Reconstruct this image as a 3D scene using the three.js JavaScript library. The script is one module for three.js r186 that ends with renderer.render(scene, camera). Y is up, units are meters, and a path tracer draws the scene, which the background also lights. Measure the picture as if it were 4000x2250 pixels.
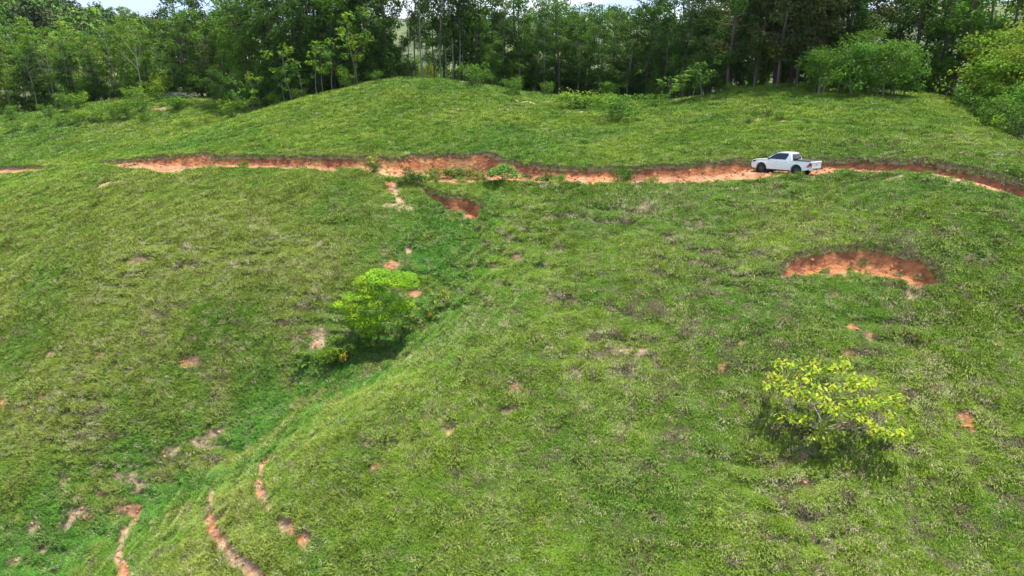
import * as THREE from 'three';
import { mergeGeometries } from 'three/addons/utils/BufferGeometryUtils.js';

// ---------------------------------------------------------------- camera, sky, sun, exposure
const W = 4000, H = 2250, F = 2703;                       // lens of the photograph, in its pixels
const PITCH = Math.atan((1125 - 110) / F), CP = Math.cos(PITCH), SP = Math.sin(PITCH);
const EYE = new THREE.Vector3(0, 30, 0);
const scene = new THREE.Scene();
const camera = new THREE.PerspectiveCamera(2 * Math.atan(H / 2 / F) * 180 / Math.PI, 16 / 9, 0.5, 4000);
camera.position.copy(EYE);
camera.lookAt(0, EYE.y - SP, -CP);
const renderer = new THREE.WebGLRenderer({ antialias: true });
renderer.setSize(1024, 576);
renderer.toneMapping = THREE.LinearToneMapping;
renderer.toneMappingExposure = 2.0;
renderer.shadowMap.enabled = true;

function hash2(i, j, s) { let h = Math.imul(i, 374761393) + Math.imul(j, 668265263) + Math.imul(s, 2147483647 - 1013); h = Math.imul(h ^ (h >>> 13), 1274126177); h ^= h >>> 16; return (h >>> 0) / 4294967296; }
function vn(x, y, s = 0) { const i = Math.floor(x), j = Math.floor(y); let a = x - i, b = y - j; a = a * a * (3 - 2 * a); b = b * b * (3 - 2 * b);
  return (hash2(i, j, s) * (1 - a) + hash2(i + 1, j, s) * a) * (1 - b) + (hash2(i, j + 1, s) * (1 - a) + hash2(i + 1, j + 1, s) * a) * b; }
function fbm(x, y, o = 4, s = 0) { let t = 0, a = 0.5, n = 0; for (let k = 0; k < o; k++) { t += a * vn(x, y, s + k); n += a; x = x * 2.03 + 17.1; y = y * 2.03 - 9.7; a *= 0.5; } return t / n; }
const clamp = (x, a = 0, b = 1) => Math.min(b, Math.max(a, x));
const lerp = (a, b, t) => a + (b - a) * t;
const sst = (a, b, x) => { const t = clamp((x - a) / (b - a)); return t * t * (3 - 2 * t); };
function rng(seed) { let a = seed | 0; return () => { a = (a + 0x6D2B79F5) | 0; let t = Math.imul(a ^ (a >>> 15), 1 | a); t = (t + Math.imul(t ^ (t >>> 7), 61 | t)) ^ t; return ((t ^ (t >>> 14)) >>> 0) / 4294967296; }; }

{ // fair-weather sky: blue air, pale horizon, scattered white cloud
  const w = 1024, h = 512, d = new Float32Array(w * h * 4);
  for (let j = 0; j < h; j++) for (let i = 0; i < w; i++) {
    const el = ((j + 0.5) / h - 0.5) * Math.PI, az = (i + 0.5) / w * 2 * Math.PI, s = Math.sin(Math.max(el, 0)), k = Math.pow(1 - s, 3);
    let c = [lerp(0.10, 0.44, k), lerp(0.21, 0.56, k), lerp(0.45, 0.74, k)];
    const q = 1.6 / (s + 0.28), px = Math.cos(az) * Math.cos(el) * q, py = Math.sin(az) * Math.cos(el) * q;
    const cl = sst(0.47, 0.66, fbm(px * 1.5 + 40, py * 1.5 + 11, 6, 90));
    const wh = [0.70, 0.73, 0.77]; c = c.map((v, n) => lerp(v, wh[n], cl * 0.85));
    const o = (j * w + i) * 4; d[o] = c[0]; d[o + 1] = c[1]; d[o + 2] = c[2]; d[o + 3] = 1;
  }
  const t = new THREE.DataTexture(d, w, h, THREE.RGBAFormat, THREE.FloatType);
  t.mapping = THREE.EquirectangularReflectionMapping; t.magFilter = THREE.LinearFilter; t.needsUpdate = true;
  scene.background = t; scene.environment = t;
}
const sun = new THREE.DirectionalLight(new THREE.Color().setRGB(1, 0.955, 0.87), 4.5);
const SUN = new THREE.Vector3(0.24, 0.94, -0.22).normalize();
sun.position.copy(SUN).multiplyScalar(150).add(new THREE.Vector3(0, 15, -60)); sun.target.position.set(0, 15, -60);
sun.castShadow = true; sun.shadow.mapSize.set(4096, 4096);
Object.assign(sun.shadow.camera, { left: -110, right: 110, top: 110, bottom: -110, near: 1, far: 400 });
scene.add(sun, sun.target);

// ---------------------------------------------------------------- helpers
const used = {};
function numbered(n) { if (!(n in used)) { used[n] = 0; return n; } used[n]++; return n + '_' + String(used[n]).padStart(3, '0'); }
function shade(o) { o.traverse(m => { if (m.isMesh) { m.castShadow = true; m.receiveShadow = true; } }); return o; }
function thing(o, name, label, category, group) { o.name = numbered(name); o.userData = { label, category }; if (group) o.userData.group = group; scene.add(shade(o)); return o; }
function part(name, geo, mat, parent, label) { const m = new THREE.Mesh(geo, mat); m.name = name; if (label) m.userData.label = label; m.castShadow = m.receiveShadow = true; parent.add(m); return m; }
const lin = (r, g, b) => new THREE.Color().setRGB(r, g, b);

// ---------------------------------------------------------------- the lie of the land
function unproject(u, v, Z) { const t = (v - 1125) / F; return [(u - 2000) / F * Z, EYE.y - Z * (SP + t * CP), -Z * (CP - t * SP)]; }
const survey = [ // points of the ground: direction seen from the camera, distance along its axis
  [0,2250,39],[400,2250,36.5],[1000,2250,33.7],[2000,2250,30.6],[3000,2250,29.4],[4000,2250,29.7],
  [0,1900,42.5],[300,1950,41.5],[600,2100,37.3],[1000,2000,36],[2000,2000,32.8],[3000,1950,31.4],[4000,1950,31.5],
  [0,1500,47.7],[500,1700,44.2],[900,1650,43.8],[1300,1700,37.2],[2000,1700,35.8],[3000,1700,33.6],[4000,1700,33.2],
  [500,1400,47],[1200,1250,47.6],[1450,1380,45],[1600,1500,39.2],[2000,1300,40.1],[2600,1250,40],[3000,1300,37.8],[4000,1300,37],
  [100,1100,54],[500,1000,53],[1200,1000,52.5],[1600,1100,50.4],[1900,1100,46.8],[2400,950,48],[3300,1050,41.5],[4000,900,43.6],
  [0,800,65],[700,800,60],[1500,850,56.4],[1750,900,54.7],[2100,850,53.5],[2600,800,51],[3000,800,48.5],[3600,780,45],
  [100,672,84],[500,622,71],[900,630,67.5],[1300,628,66.5],[1700,640,65.5],[2100,672,60.5],[2500,690,56.6],[2750,680,55.1],[3050,668,54.2],[3300,672,52.8],[3600,658,49.8],[4000,752,41.5],
  [1200,500,78],[1600,450,80],[1600,380,87],[1600,305,96],[1000,475,82],[1300,370,91],[700,590,78],
  [2100,450,79.5],[2050,395,89],[2400,442,82],[2600,432,82],[2300,428,91],[2500,425,91],[2400,560,65.5],[1900,560,70],
  [2950,340,81],[3000,450,68.5],[3000,560,59],[3500,450,65],[3500,385,75],[3500,560,55],[4000,560,53.5],[4000,640,45.5],[3800,480,64],[4000,515,66],[3750,400,74],
  [600,385,120],[300,500,104],[0,455,121],[800,450,105],[900,440,106],[0,580,98],[500,560,95],[640,530,98],[300,625,90],[0,430,136],[300,425,131],[600,372,130],
].map(a => unproject(...a));
survey.push(
  [-30, 16.5, -125], [0, 18, -125], [40, 19.5, -112], [70, 17, -100], [70, 17, -60], [60, 12, -30], [62, 6, -5],
  [-90, 13, -100], [-90, 11, -70], [-80, 3, -40], [-60, -2, -15], [0, 0, 0], [30, 1, 5], [-30, -5, 0], [0, -6, 35], [-60, -8, 35], [60, -3, 35],
  [-115, 16, -175], [-60, 12, -165], [0, 6, -170], [90, 8, -160], [110, 12, -100]);
const TP = survey.length, tw = new Float64Array(TP + 3);
{ // thin-plate sheet through those points
  const n = TP + 3, A = Array.from({ length: n }, () => new Float64Array(n + 1));
  const U = r2 => r2 < 1e-9 ? 0 : 0.5 * r2 * Math.log(r2);
  for (let i = 0; i < TP; i++) {
    for (let j = 0; j < TP; j++) A[i][j] = U((survey[i][0] - survey[j][0]) ** 2 + (survey[i][2] - survey[j][2]) ** 2);
    A[i][i] += 12; A[i][TP] = A[TP][i] = 1; A[i][TP + 1] = A[TP + 1][i] = survey[i][0]; A[i][TP + 2] = A[TP + 2][i] = survey[i][2]; A[i][n] = survey[i][1];
  }
  for (let c = 0; c < n; c++) { let p = c; for (let r = c; r < n; r++) if (Math.abs(A[r][c]) > Math.abs(A[p][c])) p = r; [A[c], A[p]] = [A[p], A[c]];
    for (let r = 0; r < n; r++) if (r !== c && A[r][c]) { const f = A[r][c] / A[c][c]; for (let k = c; k <= n; k++) A[r][k] -= f * A[c][k]; } }
  for (let i = 0; i < n; i++) tw[i] = A[i][n] / A[i][i];
}
function sheet(x, z) { let y = tw[TP] + tw[TP + 1] * x + tw[TP + 2] * z; for (let i = 0; i < TP; i++) { const a = x - survey[i][0], b = z - survey[i][2], r2 = a * a + b * b; if (r2 > 1e-9) y += tw[i] * 0.5 * r2 * Math.log(r2); } return y; }
const CX0 = -164, CZ0 = -204, CN = 657, CM = 604, cache = new Float32Array(CN * CM);
for (let j = 0; j < CM; j++) for (let i = 0; i < CN; i++) cache[j * CN + i] = sheet(CX0 + i * 0.5, CZ0 + j * 0.5);
function nearLand(x, z) { const fx = clamp((x - CX0) * 2, 0, CN - 1.001), fz = clamp((z - CZ0) * 2, 0, CM - 1.001), i = Math.floor(fx), j = Math.floor(fz), a = fx - i, b = fz - j, k = j * CN + i; return (cache[k] * (1 - a) + cache[k + 1] * a) * (1 - b) + (cache[k + CN] * (1 - a) + cache[k + CN + 1] * a) * b; }
const bell = (x, z, cx, cz, rx, rz) => Math.exp(-(((x - cx) / rx) ** 2 + ((z - cz) / rz) ** 2));
function farLand(x, z) { // valley, wooded hill, pasture ridges
  let y = 7 + 10 * (fbm(x / 90, z / 90, 3, 5) - 0.5);
  y += 27 * bell(x, z, -250, -300, 95, 90) + 14 * bell(x, z, -150, -210, 60, 45);
  y += 26.5 * sst(-330, -560, z) * (0.92 + 0.25 * (fbm(x / 160 + 3, z / 200, 3, 8) - 0.5)) + 16 * bell(x, z, -400, -560, 130, 120);
  y += 22 * bell(x, z, 420, -520, 170, 160) + 10 * sst(-700, -1100, z);
  return y;
}
function land(x, z) {
  const e = Math.max(-z - 135, Math.abs(x) - 124, z - 30);
  if (e <= 0) return nearLand(x, z);
  const w = sst(0, 38, e); return w >= 1 ? (z > 0 || Math.abs(x) > 400 && z > -200 ? lerp(farLand(x, z), 2, sst(-50, 50, z)) : farLand(x, z)) : lerp(nearLand(clamp(x, -155, 155), clamp(z, -195, 90)), farLand(x, z), w);
}
// where a line of sight of the photograph meets the smooth ground
function at(u, v, f = land) { const [dx, dy, dz] = unproject(u, v, 1).map((c, i) => c - [0, EYE.y, 0][i]); let a = 18, last = 18;
  for (; a < 900; a += a < 130 ? 0.5 : 3) { if (EYE.y + dy * a < f(dx * a, dz * a)) { let lo = last, hi = a; for (let k = 0; k < 14; k++) { const m = (lo + hi) / 2; if (EYE.y + dy * m < f(dx * m, dz * m)) hi = m; else lo = m; } return new THREE.Vector3(dx * hi, f(dx * hi, dz * hi), dz * hi); } last = a; }
  return new THREE.Vector3(dx * a, f(dx * a, dz * a), dz * a); }

// polylines on the ground
function polyline(pts) { const out = [], c = new THREE.CatmullRomCurve3(pts.map(p => new THREE.Vector3(p.x, 0, p.z)), false, 'centripetal'); const n = Math.ceil(c.getLength() / 0.5); for (let i = 0; i <= n; i++) { const p = c.getPointAt(i / n); out.push([p.x, p.z]); } return out; }
function nearest(line, x, z) { let best = 1e9, s = 0, sd = 0, px = 0, pz = 0; for (let i = 0; i + 1 < line.length; i++) { const [ax, az] = line[i], [bx, bz] = line[i + 1], ex = bx - ax, ez = bz - az, L2 = ex * ex + ez * ez; let t = ((x - ax) * ex + (z - az) * ez) / L2; t = clamp(t); const qx = ax + ex * t, qz = az + ez * t, d = (x - qx) ** 2 + (z - qz) ** 2;
    if (d < best) { best = d; s = i + t; px = qx; pz = qz; const L = Math.sqrt(L2); sd = ((x - qx) * ez - (z - qz) * ex) / L; } } return { d: Math.sqrt(best), s, sd }; }

// axis of the gully between the spurs, cut into the sheet; damp, greener turf
const gully = polyline([[1800, 800], [1690, 900], [1640, 1020], [1560, 1200], [1400, 1350], [1150, 1470], [900, 1640], [600, 1820], [300, 1960], [0, 2130], [-200, 2260]].map(p => at(...p)));
for (let j = 0; j < CM; j++) for (let i = 0; i < CN; i++) { const x = CX0 + i * 0.5, z = CZ0 + j * 0.5; if (x < -55 || x > 10 || z < -75 || z > -10) continue; const q = nearest(gully, x, z), t = clamp(q.s / (gully.length - 1)), d = lerp(0.7, 2.1, sst(0, 0.4, t)), w = q.sd > 0 ? lerp(4, 7, t) : lerp(3.4, 4.6, t); if (q.d < 16) cache[j * CN + i] -= d * Math.exp(-((q.d / w) ** 2)) * sst(0, 3, q.s); }

// ---- the track: from the hollow on one side, round both spurs
const roadPix = [[-500, 760], [-250, 690], [20, 676], [160, 668], [320, 650], [520, 632], [700, 632], [900, 636], [1100, 640], [1300, 644], [1500, 652], [1700, 662], [1900, 672], [2100, 688], [2300, 696], [2500, 690], [2700, 680], [2870, 668], [3050, 662], [3220, 664], [3400, 662], [3600, 664], [3750, 690], [3900, 730], [4060, 790], [4300, 900]];
const road = polyline(roadPix.map(([u, v]) => { const p = at(u, v); return p; }));
const roadY = road.map(([x, z]) => land(x, z));
for (let k = 0; k < 250; k++) for (let i = 1; i + 1 < roadY.length; i++) roadY[i] = (roadY[i - 1] + 2 * roadY[i] + roadY[i + 1]) / 4;
for (let i = 0; i < roadY.length; i++) { const h = land(road[i][0], road[i][1]); roadY[i] = clamp(roadY[i], h - 0.12, h + 0.12); }
for (let k = 0; k < 8; k++) for (let i = 1; i + 1 < roadY.length; i++) roadY[i] = (roadY[i - 1] + 2 * roadY[i] + roadY[i + 1]) / 4;
function screen(x, y, z) { const a = x, dy = y - EYE.y, Z = -z * CP - dy * SP, yy = dy * CP - z * SP; return [2000 + F * a / Z, 1125 - F * yy / Z, Z]; }
const roadU = road.map(([x, z], i) => screen(x, roadY[i], z)[0]);
// cut depth of the bank along the track, and half width, read from the photograph by direction
const cutTab = [[-600, 0.4], [0, 0.4], [150, 0.3], [300, 0.08], [430, 0.25], [560, 0.75], [740, 1.4], [775, 1.35], [800, 0.65], [1100, 0.65], [1450, 0.85], [1600, 1.4], [1700, 1.8], [1840, 1.8], [1900, 1.3], [2000, 0.8], [2200, 0.6], [2500, 0.75], [2700, 0.95], [2900, 0.95], [3100, 0.5], [3300, 0.2], [3450, 0.25], [3700, 0.15], [4100, 0.12], [5000, 0.12]];
const widTab = [[-600, 2.2], [100, 2.2], [220, 1.3], [400, 0.8], [640, 1.3], [765, 1.8], [800, 0.85], [1300, 0.95], [1480, 1.4], [1640, 2.7], [1720, 3.2], [1830, 3.2], [1960, 2.1], [2100, 1.5], [2400, 1.25], [3000, 1.5], [3300, 1.5], [3500, 1.0], [3700, 0.7], [5000, 0.7]];
function tab(t, x) { if (x <= t[0][0]) return t[0][1]; for (let i = 0; i + 1 < t.length; i++) if (x <= t[i + 1][0]) return lerp(t[i][1], t[i + 1][1], sst(t[i][0], t[i + 1][0], x)); return t[t.length - 1][1]; }

// ---- slips and hollows
function slip(pixTop, pixLow, depth) { const top = polyline(pixTop.map(p => at(...p))), low = polyline(pixLow.map(p => at(...p))); const xs = [...top, ...low]; const bx = [Math.min(...xs.map(p => p[0])) - 2, Math.max(...xs.map(p => p[0])) + 2, Math.min(...xs.map(p => p[1])) - 2, Math.max(...xs.map(p => p[1])) + 2]; return { top, low, depth, bx }; }
const slips = [
  slip([[3045, 1062], [3085, 1015], [3200, 985], [3330, 975], [3460, 985], [3570, 1010], [3640, 1045], [3675, 1100]], [[3040, 1072], [3180, 1078], [3350, 1085], [3480, 1105], [3600, 1125], [3680, 1112]], 0.75),
  slip([[1650, 722], [1700, 745], [1760, 775], [1830, 772], [1880, 795], [1880, 822]], [[1648, 735], [1672, 772], [1720, 815], [1780, 838], [1822, 858], [1848, 872], [1882, 852]], 0.95),
];
// worn cattle paths, and spots where the turf is gone: [u, v, radius in m, long axis]
const pathPix = [
  [[430, 1985], [500, 1970], [535, 1985], [515, 2030], [480, 2080], [465, 2150], [480, 2215], [495, 2290]],
  [[835, 1890], [832, 1930], [815, 1985], [835, 2060], [870, 2120], [920, 2180], [990, 2230], [1040, 2280]],
  [[1040, 1765], [1020, 1840], [1010, 1890], [1030, 1940], [1062, 2000]],
  [[1085, 2010], [1120, 2050], [1180, 2095], [1220, 2140]],
  [[1110, 1890], [1100, 1920]], [[880, 1985], [885, 2035]],
  [[1765, 1630], [1752, 1670], [1765, 1705]],
  [[360, 1905], [440, 1935]], [[230, 1850], [275, 1880]],
  [[1590, 1000], [1600, 975], [1615, 960]],
  [[1524, 695], [1534, 725], [1548, 760], [1572, 800]],
  [[1660, 728], [1672, 742], [1690, 760]],
];
const pathW = [0.25, 0.24, 0.23, 0.2, 0.18, 0.16, 0.24, 0.16, 0.16, 0.2, 0.34, 0.3];
const paths = pathPix.map(l => polyline(l.map(p => at(...p))));
const spotPix = [[1240, 1335, 1.1, 1], [1555, 812, 0.7, 1], [1535, 1035, 0.75, 0], [1615, 1150, 0.6, 0], [400, 305, 0, 0], [2445, 1355, 0.55, 1], [2820, 1410, 0.5, 0], [1835, 1485, 0.3, 0], [1865, 1500, 0.25, 0], [2033, 1515, 0.4, 0], [1890, 1575, 0.3, 0], [1985, 1605, 0.35, 0], [1672, 1637, 0.3, 0], [1720, 1640, 0.25, 0], [2140, 1675, 0.3, 0], [1935, 1650, 0.3, 0], [1475, 1815, 0.3, 0], [740, 1400, 0.5, 0], [780, 1410, 0.5, 0], [375, 1385, 0.35, 0], [515, 1430, 0.35, 0], [450, 1430, 0.3, 0], [205, 1380, 0.35, 0], [160, 1540, 0.5, 0], [15, 1575, 0.4, 0], [510, 1450, 0.3, 0], [2900, 1340, 0.35, 0], [3300, 1390, 0.35, 0], [3780, 1635, 0.45, 0], [3700, 1990, 0.35, 0], [3400, 1310, 0.3, 0], [3340, 1280, 0.3, 0], [3570, 1160, 0.6, 1], [2170, 1355, 0.4, 1], [620, 430, 1.2, 0], [430, 720, 0.8, 1], [640, 660, 0.7, 0], [2950, 465, 0.6, 0], [3060, 470, 0.6, 0], [60, 2180, 0.3, 1], [180, 2120, 0.3, 1], [520, 1860, 0.5, 1], [300, 2000, 0.45, 1], [240, 2050, 0.4, 1], [120, 2060, 0.4, 1], [660, 1760, 0.35, 1], [800, 1730, 0.4, 1], [560, 1890, 0.35, 1], [720, 1720, 0.3, 1], [850, 1690, 0.3, 1], [990, 1600, 0.4, 0], [1830, 1050, 0.3, 0], [85, 1590, 0.3, 0], [2250, 440, 1.0, 1], [2060, 400, 1.3, 1], [2500, 405, 1.4, 1], [3480, 700, 0.5, 1], [3730, 710, 0.7, 1], [1620, 700, 0.6, 1], [2210, 715, 0.8, 1], [2330, 720, 0.6, 1]];
const spots = spotPix.filter(s => s[2]).map(([u, v, r, l]) => { const p = at(u, v); return [p.x, p.z, r * (l ? 0.85 : 1.0), l ? 2.4 : 1.25]; });
// level stand on the track where the truck is parked
const pad = (() => { const c = at(3062, 664), q = nearest(road, c.x, c.z), i = Math.min(road.length - 2, Math.floor(q.s)), t = q.s - i; return { x: lerp(road[i][0], road[i + 1][0], t), z: lerp(road[i][1], road[i + 1][1], t), y: lerp(roadY[i], roadY[i + 1], t) - 0.28, hx: -0.643, hz: -0.766, pitch: -0.075, roll: -0.07 }; })();
function relief(x, z) { // {y, soil 0..1, kind, riser}
  let y = land(x, z), soil = 0, riser = 0, kind = 0;
  const Z = -z * CP - (y - EYE.y) * SP;
  // soft hummocks and cattle terraces
  if (Z < 125) {
    y += 0.5 * (fbm(x / 9, z / 9, 3, 21) - 0.5) + 0.26 * (fbm(x / 1.7, z / 1.7, 2, 25) - 0.5) + 0.20 * (vn(x / 0.75, z / 0.75, 29) - 0.5);
    const A = sst(0.42, 0.66, fbm(x / 7 + 4, z / 5, 3, 31)) * (Z < 50 ? 1.0 : lerp(1.0, 0.2, sst(50, 62, Z)));
    const ph = y / 0.62 + 3.2 * fbm(x / 6, z / 6, 4, 34), f = ph - Math.floor(ph);
    y += A * 0.62 * (sst(0.5, 1, f) - f) * 0.85;
    riser = A * Math.max(0, 1 - Math.abs(f - 0.76) / 0.22);
  }
  // the track
  if (z < -30 && z > -125 && Math.abs(x) < 80) {
    const q = nearest(road, x, z);
    if (q.d < 7) {
      const i = Math.min(road.length - 2, Math.floor(q.s)), t = q.s - i, u = lerp(roadU[i], roadU[i + 1], t), ry0 = lerp(roadY[i], roadY[i + 1], t);
      const cut = tab(cutTab, u) * (0.85 + 0.3 * fbm(q.s * 0.12, 3, 2, 41)), wd = tab(widTab, u), ry = ry0 - cut * 0.62;
      const up = wd + 0.28 * (fbm(q.s * 0.28, 7.5, 3, 44) - 0.5) * 2 + 0.35 * (vn(q.s * 1.1, 2, 45) - 0.5), dn = Math.min(wd, 1.7) + 0.2 + 0.9 * (fbm(q.s * 0.3, 1.5, 3, 43) - 0.35);
      const run = 0.24 + 0.45 * cut;
      const ruts = -0.06 * (Math.exp(-(((Math.abs(q.sd) - 0.75) / 0.22) ** 2))) + 0.07 * (fbm(x * 1.3, z * 1.3, 3, 47) - 0.5) - 0.05 * q.sd;
      if (q.sd > 0) {
        const b = clamp((q.sd - up) / run), on = ry + ruts + 0.18 * sst(up - 0.6, up, q.sd) * cut;
        const top = sst(0, 1, Math.pow(b, 0.8));
        y = q.sd < up + run ? lerp(on, Math.max(y, on), top) : y;
        if (b < 0.97) { soil = cut < 0.1 ? 0.6 * (1 - sst(up - 0.5, up, q.sd)) : 1; kind = b > 0.02 && cut > 0.1 ? 2 : 1; }
      } else {
        const o = -q.sd, b = sst(dn, dn + 1.5, o), berm = 0.07 * Math.exp(-(((o - dn - 0.35) / 0.4) ** 2));
        y = lerp(ry + ruts * (1 - b), y, b) + berm;
        const edge = dn + 0.5 * (fbm(x / 0.9, z / 0.9, 3, 52) - 0.5);
        soil = Math.max(soil, 1 - sst(edge - 0.35, edge + 0.25, o)); if (soil > 0.5) kind = 1;
      }
      const end = sst(250, 330, u) * (1 - sst(330, 420, u)); if (end > 0) soil *= 1 - 0.9 * end;   // turf has closed over the track where it rounds the spur
      const tuft = sst(0.60, 0.70, fbm(x / 1.3 + 9, z / 0.9, 3, 55)); if (kind === 1) soil *= 1 - 0.75 * tuft;
    }
  }
  { const dx = x - pad.x, dz = z - pad.z; if (Math.abs(dx) < 5 && Math.abs(dz) < 5) { const al = dx * pad.hx + dz * pad.hz, ac = -dx * pad.hz + dz * pad.hx, w = (1 - sst(2.3, 3.9, Math.abs(al))) * (1 - sst(1.0, 1.9, Math.abs(ac))); if (w > 0) { y = lerp(y, pad.y + al * pad.pitch + ac * pad.roll, w); if (w > 0.6) { soil = Math.max(soil, ac < -0.95 ? 0 : 0.9); kind = 1; } } } }
  for (const s of slips) if (x > s.bx[0] && x < s.bx[1] && z > s.bx[2] && z < s.bx[3]) {
    const a = nearest(s.top, x, z), b = nearest(s.low, x, z), wob = 0.55 * (fbm(x / 0.8, z / 0.8, 3, 61) - 0.5);
    // inside: below the head edge and above the foot
    if (a.sd + wob < 0 && b.sd > 0) { const t = a.d / (a.d + b.d + 1e-6), k = sst(-0.1, 0.55, a.d + wob) * (1 - sst(0.45, 1, t)); y -= s.depth * k; soil = Math.max(soil, 1 - sst(0.75, 1, t + 1.2 * (fbm(x / 0.7, z / 0.7, 3, 64) - 0.5))); kind = 3; }
  }
  for (let k = 0; k < paths.length; k++) { const l = paths[k], m = l[l.length >> 1]; if (Math.abs(m[0] - x) + Math.abs(m[1] - z) > 14) continue; const q = nearest(l, x, z), w = pathW[k] * (0.55 + 1.3 * fbm(q.s * 0.45, k * 7, 3, 71)) * (0.55 + 0.45 * sst(0.25, 0.4, fbm(q.s * 0.8, k * 3, 2, 72))) * sst(0, 1.2, q.s) * (1 - sst(l.length - 2.2, l.length - 1, q.s));
    const p = 1 - sst(w * 0.8, w * 1.25 + 0.05, q.d + 0.1 * (fbm(x / 0.3, z / 0.3, 2, 73) - 0.5)); if (p > 0) { soil = Math.max(soil, p * 0.95); y -= 0.14 * p; if (p > 0.5) kind = 4; } }
  for (const [sx, sz, r, ax] of spots) { const dx = (x - sx) / ax, dz = (z - sz); if (Math.abs(dx) > r * 2 || Math.abs(dz) > r * 2) continue; const d = Math.hypot(dx, dz) / r + 2.6 * (fbm(x / 0.6 + r, z / 0.5, 4, 77) - 0.5); const p = 1 - sst(0.5, 1.0, d); if (p > 0) { soil = Math.max(soil, p * 0.8); if (p > 0.2) kind = ax > 2 ? 6 : 5; } }
  if (Z < 58) { const p = sst(0.30, 0.7, riser) * sst(0.56, 0.68, fbm(x / 0.9, z / 0.7, 3, 81)) * sst(0.40, 0.56, fbm(x / 8 - 5, z / 8, 2, 83)); if (p > 0) { soil = Math.max(soil, p * 0.95); y -= 0.06 * p; if (p > .5) kind = kind || 5; } }
  return { y, soil, kind, riser };
}
// ---------------------------------------------------------------- the ground, one continuous sheet
function axis(a, b, step, lo, hi, coarse, grow) { const out = []; for (let x = a; x <= b + 1e-6; x += step) out.push(x); let s = step, x = a; const L = []; while (x > lo) { s = Math.min(coarse, s * grow); x -= s; L.push(x); } s = step; x = out[out.length - 1]; while (x < hi) { s = Math.min(coarse, s * grow); x += s; out.push(x); } return [...L.reverse(), ...out]; }
const FX0 = -50, FX1 = 38, FZ0 = -79, FZ1 = -23, ST = 0.16;
const gx = axis(FX0, FX1, ST, -1300, 1300, 28, 1.07);
const gz = [...axis(FZ0, FZ1, ST, -1500, 160, 28, 1.05)];
const NX = gx.length, NZ = gz.length, GY = new Float32Array(NX * NZ), GS = new Float32Array(NX * NZ), GK = new Uint8Array(NX * NZ), GR = new Float32Array(NX * NZ);
for (let j = 0; j < NZ; j++) for (let i = 0; i < NX; i++) { const r = relief(gx[i], gz[j]), k = j * NX + i; GY[k] = r.y; GS[k] = r.soil; GK[k] = r.kind; GR[k] = r.riser; }
function cell(g, v) { let lo = 0, hi = g.length - 2; while (lo < hi) { const m = (lo + hi + 1) >> 1; if (g[m] <= v) lo = m; else hi = m - 1; } return lo; }
function sample(A, x, z) { const i = cell(gx, x), j = cell(gz, z), a = clamp((x - gx[i]) / (gx[i + 1] - gx[i])), b = clamp((z - gz[j]) / (gz[j + 1] - gz[j])), k = j * NX + i; return (A[k] * (1 - a) + A[k + 1] * a) * (1 - b) + (A[k + NX] * (1 - a) + A[k + NX + 1] * a) * b; }
const ground = (x, z) => sample(GY, x, z);

function grainTexture(seed, size, lo, hi, stretch = 1) { const d = new Uint8Array(size * size * 4); const r = rng(seed);
  const per = (x, y, p, s) => { const i = Math.floor(x), j = Math.floor(y); let a = x - i, b = y - j; a = a * a * (3 - 2 * a); b = b * b * (3 - 2 * b); const w = n => ((n % p) + p) % p; return (hash2(w(i), w(j), s) * (1 - a) + hash2(w(i + 1), w(j), s) * a) * (1 - b) + (hash2(w(i), w(j + 1), s) * (1 - a) + hash2(w(i + 1), w(j + 1), s) * a) * b; };
  for (let j = 0; j < size; j++) for (let i = 0; i < size; i++) { let t = 0, a = 0.5, p = 8; for (let o = 0; o < 6; o++) { t += a * per(i / size * p, j / size * p, p, seed + o); p *= 2; a *= 0.62; } t = clamp((t / 1.18 - 0.5) * 1.9 + 0.5 + (r() - 0.5) * 0.12); const v = 255 * lerp(lo, hi, t), o = (j * size + i) * 4; d[o] = v; d[o + 1] = v; d[o + 2] = v; d[o + 3] = 255; }
  const t = new THREE.DataTexture(d, size, size); t.wrapS = t.wrapT = THREE.RepeatWrapping; t.magFilter = THREE.LinearFilter; t.minFilter = THREE.LinearMipmapLinearFilter; t.generateMipmaps = true; t.needsUpdate = true; return t; }
const grain = grainTexture(3, 512, 0.45, 1), grainBump = grainTexture(9, 512, 0, 1);
const matGround = new THREE.MeshStandardMaterial({ vertexColors: true, map: grain, bumpMap: grainBump, bumpScale: 0.05, roughness: 1 });
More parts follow.
